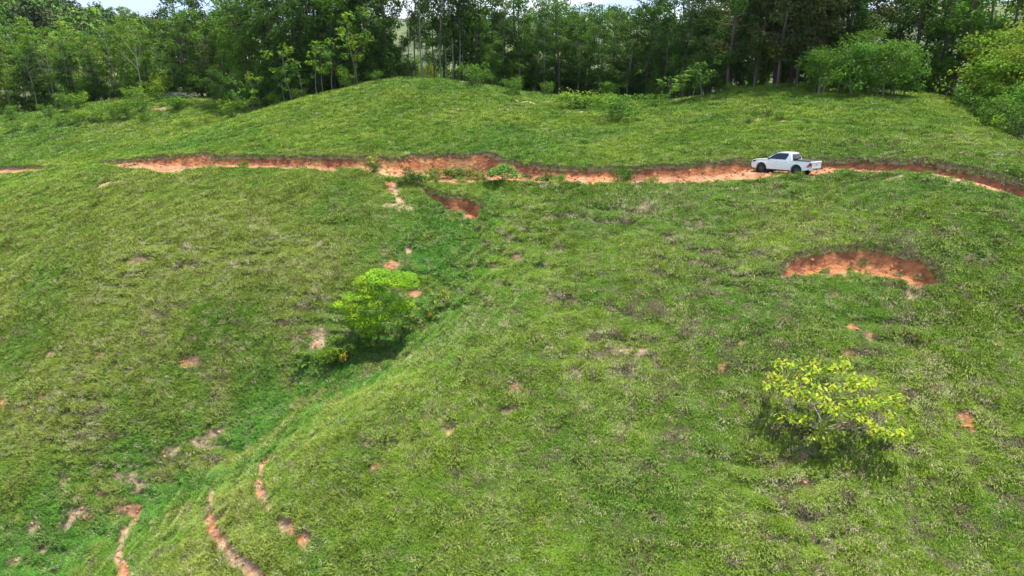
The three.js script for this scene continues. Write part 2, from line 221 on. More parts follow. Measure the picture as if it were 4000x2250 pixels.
{
  const P = new Float32Array(NX * NZ * 3), C = new Float32Array(NX * NZ * 3), UV = new Float32Array(NX * NZ * 2);
  for (let j = 0; j < NZ; j++) for (let i = 0; i < NX; i++) {
    const k = j * NX + i, x = gx[i], z = gz[j]; P.set([x, GY[k], z], k * 3); const us = z < -175 ? 24 : 2.2; UV.set([x / us, z / us - GY[k] / us], k * 2);
    const n1 = fbm(x / 3, z / 3, 3, 101), n2 = fbm(x / 0.5, z / 0.5 + GY[k] * 2, 3, 104), far = sst(-140, -240, z);
    let c = [lerp(0.085, 0.13, n1), lerp(0.115, 0.15, n1), lerp(0.035, 0.05, n1)];                      // thatch below the turf
    if (far > 0) { const w = sst(0.42, 0.6, fbm(x / 60, z / 38, 5, 111)), k2 = fbm(x / 14, z / 9, 4, 114); const pasture = [lerp(0.10, 0.17, k2), lerp(0.15, 0.19, k2), lerp(0.04, 0.07, k2)], wood = [0.055, 0.095, 0.03]; c = c.map((v, n) => lerp(v, lerp(pasture[n], wood[n], w * 0.8), far)); }
    let s = GS[k]; const warm = fbm(x / 1.1 + 7, z / 1.1 + GY[k] * 2, 4, 121), pale = fbm(x / 1.2, z / 1.2 + GY[k] * 1.5, 4, 124);
    let soil = [lerp(0.42, 0.60, n2), lerp(0.15, 0.24, n2), lerp(0.055, 0.095, n2)];                       // red-orange clay
    const ochre = [0.62, 0.33, 0.13], dust = [0.47, 0.33, 0.20], wet = [0.30, 0.10, 0.05];
    const inCut = x > -20 && x < -2 && GK[k] >= 1 && GK[k] <= 2;
    soil = soil.map((v, n) => lerp(v, ochre[n], sst(0.5, 0.62, pale) * (inCut ? 0.8 : 0.2)));
    soil = soil.map((v, n) => lerp(v, wet[n], sst(0.50, 0.66, warm) * 0.7));
    const dusty = GK[k] === 1 ? 0.45 : GK[k] === 4 ? 0.95 : GK[k] === 5 ? 0.7 : GK[k] === 6 ? 1 : 0;
    soil = soil.map((v, n) => lerp(v, dust[n], Math.max(dusty, GK[k] === 3 ? sst(0.95, 0.5, s) : 0) * (GK[k] === 6 ? 1 : sst(0.3, 0.6, n2 * 0.5 + n1 * 0.5))));
    C.set(c.map((v, n) => lerp(v, soil[n], s)), k * 3);
  }
  const lists = { pasture_hillside: [], dirt_track: [], track_bank: [], landslip_scar: [] };
  for (let j = 0; j + 1 < NZ; j++) for (let i = 0; i + 1 < NX; i++) {
    const a = j * NX + i, b = a + 1, c = a + NX, d = c + 1;
    for (const t of [[a, c, b], [b, c, d]]) { let s = 0, kk = [0, 0, 0, 0, 0, 0, 0]; for (const q of t) { s += GS[q]; kk[GK[q]]++; }
      const key = s > 1.2 && kk[2] >= 2 ? 'track_bank' : s > 1.2 && kk[1] + kk[2] >= 2 ? 'dirt_track' : s > 1.2 && kk[3] >= 2 ? 'landslip_scar' : 'pasture_hillside'; lists[key].push(...t); }
  }
  const full = new THREE.BufferGeometry(); full.setAttribute('position', new THREE.BufferAttribute(P, 3)); full.setAttribute('color', new THREE.BufferAttribute(C, 3)); full.setAttribute('uv', new THREE.BufferAttribute(UV, 2));
  full.setIndex(Object.values(lists).flat()); full.computeVertexNormals();
  const Nn = full.attributes.normal;
  const label = { pasture_hillside: 'green rolling pasture hillside with two spurs and a gully', dirt_track: 'orange-red dirt track cut along the hillside', track_bank: 'raw red earth bank on the uphill side of the track', landslip_scar: 'bare orange landslip scars in the turf' };
  for (const [name, idx] of Object.entries(lists)) {
    const map = new Int32Array(NX * NZ).fill(-1), p = [], n = [], c = [], uv = [], ii = [];
    for (const q of idx) { if (map[q] < 0) { map[q] = p.length / 3; p.push(P[q * 3], P[q * 3 + 1], P[q * 3 + 2]); n.push(Nn.getX(q), Nn.getY(q), Nn.getZ(q)); c.push(C[q * 3], C[q * 3 + 1], C[q * 3 + 2]); uv.push(UV[q * 2], UV[q * 2 + 1]); } ii.push(map[q]); }
    const g = new THREE.BufferGeometry(); g.setAttribute('position', new THREE.Float32BufferAttribute(p, 3)); g.setAttribute('normal', new THREE.Float32BufferAttribute(n, 3)); g.setAttribute('color', new THREE.Float32BufferAttribute(c, 3)); g.setAttribute('uv', new THREE.Float32BufferAttribute(uv, 2)); g.setIndex(ii);
    const m = thing(new THREE.Mesh(g, matGround), name, label[name], { pasture_hillside: 'ground', dirt_track: 'road', track_bank: 'bank', landslip_scar: 'ground' }[name]); m.userData.kind = 'structure';
  }
}
// ---------------------------------------------------------------- pasture grass
function bladeTuft(seed, n, spread, len, width, droop) { const r = rng(seed), P = [], C = [], I = [];
  for (let k = 0; k < n; k++) {
    const a = r() * 6.283, d = Math.sqrt(r()) * spread, bx = Math.cos(a) * d, bz = Math.sin(a) * d, dir = a + (r() - 0.5) * 2.6, L = len * (0.55 + 0.75 * r()), w = width * (0.7 + 0.6 * r()), lean = 0.25 + 0.75 * r() + droop * d / spread * 0.6, cx = Math.cos(dir), cz = Math.sin(dir), sx = -cz * w / 2, sz = cx * w / 2;
    const l1 = L * 0.55, h1 = l1 * Math.cos(lean * 0.6), o1 = l1 * Math.sin(lean * 0.6), l2 = L * 0.45, a2 = Math.min(2.3, lean * 1.5 + droop * 0.5), h2 = Math.max(0.02, h1 + l2 * Math.cos(a2)), o2 = o1 + l2 * Math.sin(a2), q = P.length / 3;
    P.push(bx - sx, -0.04, bz - sz, bx + sx, -0.04, bz + sz, bx + cx * o1 - sx * .9, h1, bz + cz * o1 - sz * .9, bx + cx * o1 + sx * .9, h1, bz + cz * o1 + sz * .9, bx + cx * o2, h2, bz + cz * o2);
    const t = 0.72 + 0.56 * r(), y = (r() - 0.5) * 0.3; for (let m = 0; m < 5; m++) C.push(t * (1 + y), t, t * (1 - y * 0.7));
    I.push(q, q + 1, q + 2, q + 1, q + 3, q + 2, q + 2, q + 3, q + 4);
  }
  const g = new THREE.BufferGeometry(); g.setAttribute('position', new THREE.Float32BufferAttribute(P, 3)); g.setAttribute('color', new THREE.Float32BufferAttribute(C, 3)); g.setIndex(I); g.computeVertexNormals(); return g; }
const matGrass = new THREE.MeshPhysicalMaterial({ vertexColors: true, side: THREE.DoubleSide, roughness: 0.8, specularIntensity: 0.25 });
const tuftKinds = [bladeTuft(11, 44, 0.17, 0.25, 0.019, 0.5), bladeTuft(12, 40, 0.20, 0.26, 0.020, 0.9), bladeTuft(13, 48, 0.16, 0.21, 0.017, 0.3), bladeTuft(14, 38, 0.18, 0.25, 0.017, 1.3)];
const sets = { pasture_grass: [[], [], []], dry_grass: [[]], withered_grass: [[]] };
function putTuft(set, v, x, y, z, s, sy, col, tilt) { sets[set][v].push({ x, y, z, s, sy, col, tilt }); }
{
  const r = rng(77), zone = [[26, 40, 0.132], [40, 52, 0.15], [52, 64, 0.19], [64, 80, 0.24], [80, 100, 0.32], [100, 135, 0.45]];
  const mixc = (a, b, t) => a.map((v, i) => lerp(v, b[i], t));
  for (const [z0, z1, st] of zone) {
    const span = z1 * 0.80 + 5;
    for (let z = -(z1 * 1.05 + 3); z < -z0 * 0.66; z += st) for (let x = -span; x < span; x += st) {
      const px = x + (r() - 0.5) * st * 1.3, pz = z + (r() - 0.5) * st * 1.3, q1 = r(), q2 = r(), q3 = r(), q4 = r();
      const y = ground(px, pz), [u, v, Z] = screen(px, y, pz);
      if (Z < z0 || Z >= z1 || u < -330 || u > 4330 || v > 2480 || v < 150) continue;
      const s = Math.max(sample(GS, px, pz), 0.75 * Math.max(sample(GS, px + 0.16, pz), sample(GS, px - 0.16, pz), sample(GS, px, pz - 0.2), sample(GS, px, pz + 0.12))), ris = sample(GR, px, pz);
      if (q1 < s * 1.15 + 0.05) continue;
      const f = Math.sqrt(st / 0.14), size = (0.75 + 0.55 * q2) * Math.pow(f, 0.75);
      // kinds of turf by what grows where
      const n1 = fbm(px / 5, pz / 5, 3, 201), n2 = fbm(px / 1.3, pz / 1.3, 3, 204), n3 = fbm(px / 14 + 3, pz / 14, 3, 207), n4 = fbm(px / 0.55, pz / 0.55, 2, 209);
      const g = nearest(gully, px, pz), damp = (px < 8 && Z < 64) ? Math.exp(-((g.d / 4.6) ** 2)) * sst(0.28, 0.5, fbm(px / 2.2, pz / 2.2, 3, 211)) : 0;
      let dryP = 0.06 + 0.20 * sst(0.52, 0.72, n1) * sst(0.4, 0.62, n2) + 0.18 * ris, deadP = 0.03 + 0.45 * sst(0.25, 0.8, ris) * sst(0.42, 0.58, n2) + 0.20 * sst(0.60, 0.70, n2) * sst(0.45, 0.6, n3);
      const rough = Z < 54 ? Math.max(sst(0, 9, px) * sst(50, 40, Z), sst(-6, -12, px) * sst(53, 48, Z) * 0.8, 0.35) * sst(0.38, 0.55, fbm(px / 6 + 8, pz / 6, 3, 221)) : 0, knot = sst(0.60, 0.70, fbm(px / 0.45 + 31, pz / 0.40, 2, 223)); deadP += 0.65 * knot * rough; dryP += 0.05 * rough;
      if (Z > 58) { dryP *= 0.55; deadP *= 0.35; }
      if (damp > 0.3) { dryP *= 0.5; deadP *= 0.2; }
      let col = mixc([0.105, 0.215, 0.020], [0.205, 0.305, 0.030], sst(0.30, 0.68, n1 * 0.55 + n2 * 0.25 + q3 * 0.2));          // mid green to yellow green
      col = mixc(col, [0.085, 0.255, 0.034], damp * 0.85);
      col = mixc(col, [0.085, 0.215, 0.026], sst(0.52, 0.66, n3) * 0.5);
      col = mixc(col, [0.20, 0.20, 0.075], 0.35 * sst(0.5, 0.75, n4) * (Z < 60 ? 1 : 0.4));
      col = mixc(col, [0.215, 0.255, 0.05], 0.6 * sst(-3, -13, px) * (Z < 70 ? 1 : 0) * (1 - damp) * sst(0.3, 0.6, n1 * 0.6 + n2 * 0.4)); const j = 0.72 + 0.56 * q4; col = col.map(c => c * j);
      const big = n4 > 0.66 && q4 > 0.7 ? 1.45 : 1; const tall = 0.55 + 0.9 * n2 * n2 * 1.6;
      if (q3 < deadP) { const m = q4; putTuft('withered_grass', 0, px, y, pz, size * 1.05, (0.75 + 0.6 * n4), mixc([0.085, 0.070, 0.038], [0.24, 0.205, 0.125], m * (1 - 0.55 * knot)), 0); }
      else if (q3 < deadP + dryP) putTuft('dry_grass', 0, px, y, pz, size, tall * 0.95, mixc([0.28, 0.27, 0.12], [0.42, 0.39, 0.22], q4), 0);
      else putTuft('pasture_grass', Math.floor(q2 * 2.999), px, y, pz, size * big, tall, col, 0);
    }
  }
  // turf that hangs over the bank and the slip edges
  const hang = (line, sdTop, u0, u1, dens, reach, shag, sz = 1) => { let acc = 0; for (let i = 0; i + 1 < line.length; i++) { const [ax, az] = line[i], [bx, bz] = line[i + 1], L = Math.hypot(bx - ax, bz - az), nx = (bz - az) / L, nz = -(bx - ax) / L;
    for (let k = 0; k < L * dens; k++) { const t = r(), ux = lerp(ax, bx, t), uz = lerp(az, bz, t), o = sdTop(i + t) + (r() - 0.25) * reach; if (o < -50) continue; const x = ux + nx * o, z = uz + nz * o, y = ground(x, z), q = r(); const dead = q < shag; putTuft(dead ? 'withered_grass' : q < shag + 0.12 ? 'dry_grass' : 'pasture_grass', dead || q < shag + 0.12 ? 0 : 1, x, y + 0.02, z, (0.62 + 0.45 * r()) * sz, 0.9 + 0.5 * r(), dead ? mixc([0.10, 0.072, 0.038], [0.34, 0.26, 0.15], r()) : q < shag + .12 ? [0.30, 0.26, 0.14] : mixc([0.09, 0.17, 0.02], [0.19, 0.25, 0.035], r()), [-nx, -nz, 0.9 + 0.7 * r()]); } } };
  hang(road, s => { const i = Math.min(road.length - 2, Math.floor(s)), u = lerp(roadU[i], roadU[i + 1], s - i), cut = tab(cutTab, u) * (0.85 + 0.3 * fbm(s * 0.12, 3, 2, 41)), wd = tab(widTab, u); if (cut < 0.11) return -99; return wd + 0.28 * (fbm(s * 0.28, 7.5, 3, 44) - 0.5) * 2 + 0.35 * (vn(s * 1.1, 2, 45) - 0.5) + 0.20 + 0.44 * cut; }, 0, 1, 36, 0.34, 0.78);
  for (const s of slips) for (let k = 0; k < 22; k++) { const [ax, az] = s.top[Math.floor(r() * s.top.length)], [bx, bz] = s.low[Math.floor(r() * s.low.length)], t = 0.2 + 0.75 * r(), x0 = lerp(ax, bx, t), z0 = lerp(az, bz, t); for (let m = 0; m < 5; m++) { const x = x0 + (r() - 0.5) * 0.3, z = z0 + (r() - 0.5) * 0.25, q = r(); putTuft(q < 0.45 ? 'withered_grass' : 'pasture_grass', q < 0.45 ? 0 : 1, x, ground(x, z), z, 0.55 + 0.35 * r(), 0.8 + 0.5 * r(), q < 0.45 ? mixc([0.14, 0.115, 0.075], [0.38, 0.32, 0.22], r()) : [0.12, 0.20, 0.03], 0); } }
  for (const s of slips) hang(s.top, () => 0.02, 0, 1, 30, 0.20, 0.6, 1.0);
}
const labelGrass = { pasture_grass: 'dense green pasture grass covering the slopes', dry_grass: 'straw-coloured dry grass tufts among the green turf', withered_grass: 'grey-brown withered grass on terrace edges and bank lips' };
{
  const M = new THREE.Matrix4(), Q = new THREE.Quaternion(), Q2 = new THREE.Quaternion(), S = new THREE.Vector3(), Pn = new THREE.Vector3(), up = new THREE.Vector3(0, 1, 0), n = new THREE.Vector3(), col = new THREE.Color(), r = rng(78); let total = 0;
  for (const [name, vs] of Object.entries(sets)) { const grp = new THREE.Group(); vs.forEach((list, v) => {
    const geo = name === 'pasture_grass' ? tuftKinds[v] : tuftKinds[3]; const im = new THREE.InstancedMesh(geo, matGrass, list.length); total += list.length;
    list.forEach((t, i) => { const e = 0.25; if (t.tilt) n.set(t.tilt[0] * t.tilt[2], 1, t.tilt[1] * t.tilt[2]).normalize(); else n.set((ground(t.x - e, t.z) - ground(t.x + e, t.z)) / (2 * e) * 0.5, 1, (ground(t.x, t.z - e) - ground(t.x, t.z + e)) / (2 * e) * 0.5).normalize();
      Q.setFromUnitVectors(up, n); Q2.setFromAxisAngle(up, r() * 6.283); Q.multiply(Q2); S.set(t.s, t.s * t.sy, t.s); M.compose(Pn.set(t.x, t.y, t.z), Q, S); im.setMatrixAt(i, M); im.setColorAt(i, col.setRGB(...t.col)); });
    im.name = vs.length > 1 ? 'tuft_' + ['upright', 'spreading', 'short'][v] : name; im.userData.kind = 'stuff';
    if (vs.length > 1) grp.add(im); else { thing(im, name, labelGrass[name], 'grass'); im.userData.kind = 'stuff'; }
  }); if (vs.length > 1) { thing(grp, name, labelGrass[name], 'grass'); grp.userData.kind = 'stuff'; } }
}

// clods and crumbs of earth on the track, the bank foot and the slips
{ const r = rng(79), pts = []; for (let k = 0; k < 90000 && pts.length < 5200; k++) { const i = Math.floor(r() * NX * NZ); if (GS[i] < 0.55) continue; const x = gx[i % NX] + (r() - 0.5) * 0.2, z = gz[Math.floor(i / NX)] + (r() - 0.5) * 0.2; if (z > -24 || z < -80 || Math.abs(x) > 48) continue; pts.push([x, z, GK[i]]); }
  const g = new THREE.IcosahedronGeometry(1, 1), p = g.attributes.position; for (let i = 0; i < p.count; i++) { const x = p.getX(i), y = p.getY(i), z = p.getZ(i), f = 0.75 + 0.5 * vn(x * 1.7 + 5, y * 1.7 + z * 2.1, 3); p.setXYZ(i, x * f, y * f * 0.7, z * f); } g.computeVertexNormals();
  const im = new THREE.InstancedMesh(g, new THREE.MeshStandardMaterial({ roughness: 1 }), pts.length), M = new THREE.Matrix4(), Q = new THREE.Quaternion(), e = new THREE.Euler(), S = new THREE.Vector3(), V = new THREE.Vector3(), c = new THREE.Color();
  pts.forEach(([x, z], i) => { const s = 0.02 + 0.10 * r() ** 3.5; Q.setFromEuler(e.set(r() * 6, r() * 6, r() * 6)); M.compose(V.set(x, ground(x, z) + s * 0.2, z), Q, S.set(s * (0.8 + 0.6 * r()), s, s)); im.setMatrixAt(i, M); const t = r(); im.setColorAt(i, c.setRGB(lerp(0.30, 0.55, t), lerp(0.11, 0.26, t), lerp(0.045, 0.13, t))); });
  thing(im, 'soil_clods', 'crumbled reddish clods of earth on the track and slips', 'soil'); im.userData.kind = 'stuff'; }
// ---------------------------------------------------------------- trees
const matBark = { pale: new THREE.MeshStandardMaterial({ color: lin(0.40, 0.36, 0.29), roughness: 0.95, map: grain }), dark: new THREE.MeshStandardMaterial({ color: lin(0.13, 0.105, 0.08), roughness: 0.95, map: grain }), grey: new THREE.MeshStandardMaterial({ color: lin(0.26, 0.23, 0.19), roughness: 0.95, map: grain }) };
const leafMats = {};
function matLeaf(r, g, b, tr = 0) { const k = [r, g, b, tr].join(); return leafMats[k] ??= tr ? new THREE.MeshPhysicalMaterial({ vertexColors: true, color: lin(r, g, b), side: THREE.DoubleSide, roughness: 1, transmission: tr, thickness: 0, specularIntensity: 0.3 }) : new THREE.MeshStandardMaterial({ vertexColors: true, color: lin(r, g, b), side: THREE.DoubleSide, roughness: 0.92 }); }
function limb(pts, r0, r1, seg = 6) { const c = new THREE.CatmullRomCurve3(pts.map(p => new THREE.Vector3(...p))), n = Math.max(3, pts.length * 2), g = new THREE.TubeGeometry(c, n, 1, seg, false), p = g.attributes.position; for (let i = 0; i <= n; i++) { const o = c.getPointAt(i / n), f = lerp(r0, r1, i / n); for (let j = 0; j <= seg; j++) { const k = i * (seg + 1) + j; p.setXYZ(k, o.x + (p.getX(k) - o.x) * f, o.y + (p.getY(k) - o.y) * f, o.z + (p.getZ(k) - o.z) * f); } } return g; }
// clumps: [x, y, z, radius, tint]; leaf faces fill a loose shell of each clump
function foliage(r, clumps, perM2, leaf, opt = {}) { const P = [], C = [], { upness = 0.55, hang = 0, flat = 0.75, hue = 0.25, long = 1.9 } = opt, a = new THREE.Vector3(), b = new THREE.Vector3(), n = new THREE.Vector3(), o = new THREE.Vector3();
  for (const [cx, cy, cz, R, tint = [1, 1, 1]] of clumps) { const N = Math.max(6, Math.round(perM2 * 4 * R * R)), ct = 0.8 + 0.4 * r(), ch = (r() - 0.5) * hue;
    for (let k = 0; k < N; k++) {
      const th = r() * 6.283, cz0 = r() * 2 - 1, q = Math.sqrt(1 - cz0 * cz0), rr = R * (0.45 + 0.62 * Math.sqrt(r())); n.set(Math.cos(th) * q, cz0, Math.sin(th) * q);
      const px = cx + n.x * rr, py = cy + n.y * rr * flat, pz = cz + n.z * rr;
      n.multiplyScalar(0.55); n.y += upness; n.x += (r() - 0.5) * 1.1; n.y += (r() - 0.5) * 0.7; n.z += (r() - 0.5) * 1.1; n.normalize();
      a.set(r() - 0.5, (r() - 0.5) * 0.6 - hang, r() - 0.5).cross(n).normalize(); b.crossVectors(n, a); if (hang) { a.y -= hang; a.normalize(); }
      const L = leaf * (0.65 + 0.7 * r()), w = L / long; o.set(px, py, pz);
      const f = -0.12 * L, tip = [px + a.x * L / 2, py + a.y * L / 2, pz + a.z * L / 2], tail = [px - a.x * L / 2, py - a.y * L / 2, pz - a.z * L / 2], l = [px + b.x * w / 2 + n.x * f, py + b.y * w / 2 + n.y * f, pz + b.z * w / 2 + n.z * f], m = [px - b.x * w / 2 + n.x * f, py - b.y * w / 2 + n.y * f, pz - b.z * w / 2 + n.z * f];
      P.push(...tail, ...l, ...tip, ...tail, ...tip, ...m);
      const t = ct * (0.75 + 0.5 * r()), h = ch + (r() - 0.5) * 0.16, c0 = t * (1 + h) * tint[0], c1 = t * tint[1], c2 = t * (1 - h) * tint[2]; for (let v = 0; v < 6; v++) C.push(c0, c1, c2);
    } }
  const g = new THREE.BufferGeometry(); g.setAttribute('position', new THREE.Float32BufferAttribute(P, 3)); g.setAttribute('color', new THREE.Float32BufferAttribute(C, 3)); g.computeVertexNormals(); return g; }

// a tree of unit character: returns {trunk, crown} geometries in metres
function growTree(seed, o) { const r = rng(seed), H = o.h, wood = [], clumps = [], stems = o.stems || 1;
  for (let s = 0; s < stems; s++) {
    const a0 = r() * 6.283, off = stems > 1 ? o.w * 0.12 : 0, bx = Math.cos(a0) * off, bz = Math.sin(a0) * off, lx = (r() - 0.5) * o.lean * H + bx, lz = (r() - 0.5) * o.lean * H + bz, hh = H * (stems > 1 ? 0.75 + 0.25 * r() : 1);
    const tp = t => [lerp(bx, lx, t) + 0.12 * Math.sin(t * 5 + a0) * o.wig, hh * t, lerp(bz, lz, t) + 0.12 * Math.cos(t * 4 + a0) * o.wig];
    wood.push(limb([[bx, -0.5, bz], tp(0.2), tp(0.45), tp(0.7), tp(0.93)], o.r, o.r * 0.22, 7));
    const nl = o.limbs;
    for (let k = 0; k < nl; k++) { const t = lerp(o.base, 0.9, (k + 0.6 * r()) / nl), p = tp(t), az = r() * 6.283 + k * 2.4, rad = o.w * 0.5 * (0.35 + 0.65 * r()) * o.shape(t), rise = (o.rise ?? 0.5) * rad * (0.5 + r());
      const e = [p[0] + Math.cos(az) * rad, p[1] + rise, p[2] + Math.sin(az) * rad], m = [lerp(p[0], e[0], 0.5) + (r() - 0.5) * 0.3, lerp(p[1], e[1], 0.4), lerp(p[2], e[2], 0.5) + (r() - 0.5) * 0.3];
      wood.push(limb([p, m, e], o.r * 0.34 * (1.1 - t * 0.6), o.r * 0.07, 5));
      const cr = o.clump * (0.7 + 0.6 * r()); clumps.push([...e, cr]);
      for (let j = 0; j < o.sub; j++) { const d = o.clump * 1.25; clumps.push([lerp(p[0], e[0], 0.45 + 0.6 * r()) + (r() - 0.5) * d, lerp(p[1], e[1], 0.45 + 0.6 * r()) + (r() - 0.5) * d * 0.9, lerp(p[2], e[2], 0.45 + 0.6 * r()) + (r() - 0.5) * d, cr * (0.55 + 0.4 * r()), r() < (o.odd || 0) ? o.oddTint : undefined]); } }
    clumps.push([...tp(0.97), o.clump]);
    if (o.skirt) for (let k = 0; k < o.skirt; k++) { const t = r() * o.base * 1.1, az = r() * 6.283, rad = o.w * (0.10 + 0.26 * r()), p = tp(t); clumps.push([p[0] + Math.cos(az) * rad, p[1] + 0.4, p[2] + Math.sin(az) * rad, o.clump * (0.45 + 0.5 * r())]); }
  }
  return { trunk: mergeGeometries(wood), crown: foliage(r, clumps, o.dens, o.leaf, o.opt) }; }
const dome = t => Math.sqrt(Math.max(0.05, 1 - ((t - 0.68) / 0.42) ** 2)), umbrella = t => 0.35 + 0.75 * t, cone = t => 1.15 - t * 0.8, column = () => 0.85;
const species = {
  slender: [21, 22, 23, 24].map((s, i) => growTree(s, { h: 12.5 + i, w: 5.8, r: 0.12, lean: 0.16, wig: 2, base: 0.30, limbs: 15, sub: 3, clump: 0.8, dens: 12, skirt: 4, leaf: 0.36, shape: umbrella, rise: 0.9, opt: { flat: 0.6, hue: 0.2 } })),
  dense: [31, 32, 33, 34, 35].map((s, i) => growTree(s, { h: 15 + i * 0.9, w: 7.5, r: 0.22, lean: 0.06, wig: 2.5, base: 0.22, limbs: 20, sub: 4, clump: 1.0, dens: 9.5, leaf: 0.40, shape: dome, rise: 0.35, skirt: 9, opt: { hue: 0.22 } })),
  open: [41, 42, 43, 44].map((s, i) => growTree(s, { h: 15 + i, w: 8, r: 0.2, lean: 0.10, wig: 3, base: 0.30, limbs: 15, sub: 3, clump: 1.05, dens: 9.5, skirt: 3, leaf: 0.38, shape: umbrella, rise: 0.7, opt: { flat: 0.55, hue: 0.2 } })),
  broad: [51, 52, 53].map((s, i) => growTree(s, { h: 12.5 + i * 0.8, w: 10, r: 0.26, lean: 0.05, wig: 2, base: 0.25, limbs: 22, sub: 4, clump: 1.15, dens: 9, leaf: 0.40, shape: dome, rise: 0.25, odd: 0.06, oddTint: [2.6, 1.3, 0.8], opt: { flat: 0.65, hue: 0.2 } })),
  round: [61, 62, 63].map((s, i) => growTree(s, { h: 5.6 + i * 0.5, w: 7.6, r: 0.13, lean: 0.1, wig: 2, stems: 3, base: 0.12, limbs: 11, sub: 4, clump: 0.78, dens: 15, leaf: 0.28, shape: t => Math.sqrt(Math.max(0.1, 1 - ((t - 0.45) / 0.62) ** 2)), rise: 0.25, opt: { flat: 0.7, hue: 0.25 } })),
  sapling: [71, 72, 73, 74].map((s, i) => growTree(s, { h: 4.0 + i * 0.5, w: 2.3, r: 0.045, lean: 0.1, wig: 1, base: 0.34, limbs: 9, sub: 2, clump: 0.36, dens: 24, leaf: 0.26, shape: t => 1.1 - 0.6 * Math.abs(t - 0.6), rise: 0.7, opt: { flat: 0.7, hue: 0.3 } })),
  weed: [85, 86, 87].map((s, i) => growTree(s, { h: 1.5 + i * 0.2, w: 1.1, r: 0.02, lean: 0.3, wig: 0.5, base: 0.3, limbs: 7, sub: 1, clump: 0.2, dens: 60, leaf: 0.22, shape: column, rise: 0.6, opt: { hang: 0.5, hue: 0.3, long: 2.2 } })),
  bush: [81, 82, 83, 84].map((s, i) => growTree(s, { h: 1.25 + i * 0.15, w: 2.4, r: 0.03, lean: 0.5, wig: 0.6, stems: 4, base: 0.2, limbs: 4, sub: 3, clump: 0.34, dens: 30, leaf: 0.17, shape: column, rise: 0.5, opt: { flat: 0.8, hue: 0.3 } })),
  far: [91, 92, 93].map((s, i) => growTree(s, { h: 10 + i, w: 11, r: 0.3, lean: 0.05, wig: 1, base: 0.35, limbs: 10, sub: 2, clump: 1.7, dens: 2.2, leaf: 0.95, shape: dome, rise: 0.3, opt: { flat: 0.65 } })),
};
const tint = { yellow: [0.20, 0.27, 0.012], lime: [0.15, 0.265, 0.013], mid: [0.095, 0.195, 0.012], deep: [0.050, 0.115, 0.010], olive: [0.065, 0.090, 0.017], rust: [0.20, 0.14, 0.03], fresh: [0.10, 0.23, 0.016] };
const rt = rng(505);
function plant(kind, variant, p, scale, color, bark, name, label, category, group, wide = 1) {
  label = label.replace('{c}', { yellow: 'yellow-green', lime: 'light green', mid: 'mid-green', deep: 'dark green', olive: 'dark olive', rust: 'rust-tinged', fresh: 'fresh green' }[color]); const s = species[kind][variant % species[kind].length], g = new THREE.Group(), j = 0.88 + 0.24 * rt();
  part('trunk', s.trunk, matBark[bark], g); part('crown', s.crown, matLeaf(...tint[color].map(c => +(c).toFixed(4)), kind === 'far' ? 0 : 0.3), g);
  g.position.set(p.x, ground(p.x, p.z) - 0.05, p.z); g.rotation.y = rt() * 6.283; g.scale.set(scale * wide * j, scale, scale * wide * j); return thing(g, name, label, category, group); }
// foot of a tree at the wood edge: where the line of sight meets the pasture, or the crest below it
function foot(u, v) { const p = at(u, v); if (Math.hypot(p.x, p.z) < (u < 930 ? 165 : 118)) return p; const [dx, , dz] = unproject(u, v, 1); let best = -9, q = p; for (let a = 60; a < (u < 930 ? 150 : 118); a += 0.5) { const L = Math.hypot(dx, dz), x = dx / L * a, z = dz / L * a, e = (land(x, z) - EYE.y) / a; if (e > best) { best = e; q = new THREE.Vector3(x, 0, z); } } return q; }
const back = (p, d, side = 0) => { const L = Math.hypot(p.x, p.z); return new THREE.Vector3(p.x + p.x / L * d - p.z / L * side, 0, p.z + p.z / L * d + p.x / L * side); };
const row = (a, b, n, f) => { for (let i = 0; i < n; i++) { const t = (i + 0.5 + (rt() - 0.5) * 0.5) / n; f(lerp(a[0], b[0], t), lerp(a[1], b[1], t), i); } };
const pick = (...c) => c[Math.floor(rt() * c.length)];
const WL = 'slender pale-stemmed tree with {c} crown in the light wood beyond the hollow', WD = 'tall {c} leafy tree of the dense wood behind the grassy knoll', WO = 'tall {c} tree with long trunk in the open wood behind the dip', WB = 'broad {c} tree of the shady grove on the crest above the truck', WR = 'tall {c} tree behind the rounded thicket at the pasture corner';
// light wood beyond the hollow
for (const [d, n, sc, cols] of [[3, 10, 0.72, ['mid', 'deep', 'lime']], [7, 11, 0.88, ['lime', 'mid', 'mid']], [12, 12, 0.95, ['mid', 'lime', 'yellow', 'mid']], [19, 12, 1.0, ['yellow', 'lime', 'mid', 'mid']], [30, 12, 1.0, ['mid', 'lime', 'yellow']], [44, 10, 1.1, ['mid', 'lime']]])
  row([-160, 442], [700, 366], n, (u, v, i) => plant('slender', i + n, back(foot(u, v), d + rt() * 3, (rt() - 0.5) * 2), sc * (0.85 + 0.3 * rt()), pick(...cols), 'pale', 'slender_tree', WL, 'tree', 'light wood beyond the hollow', 1.15));
row([-60, 440], [640, 380], 7, (u, v, i) => plant('dense', i, back(foot(u, v), 3 + rt() * 5), 0.62 + 0.14 * rt(), pick('deep', 'mid', 'mid'), 'dark', 'understorey_tree', 'low {c} leafy tree standing under the light wood', 'tree', 'understorey of the light wood', 0.95));
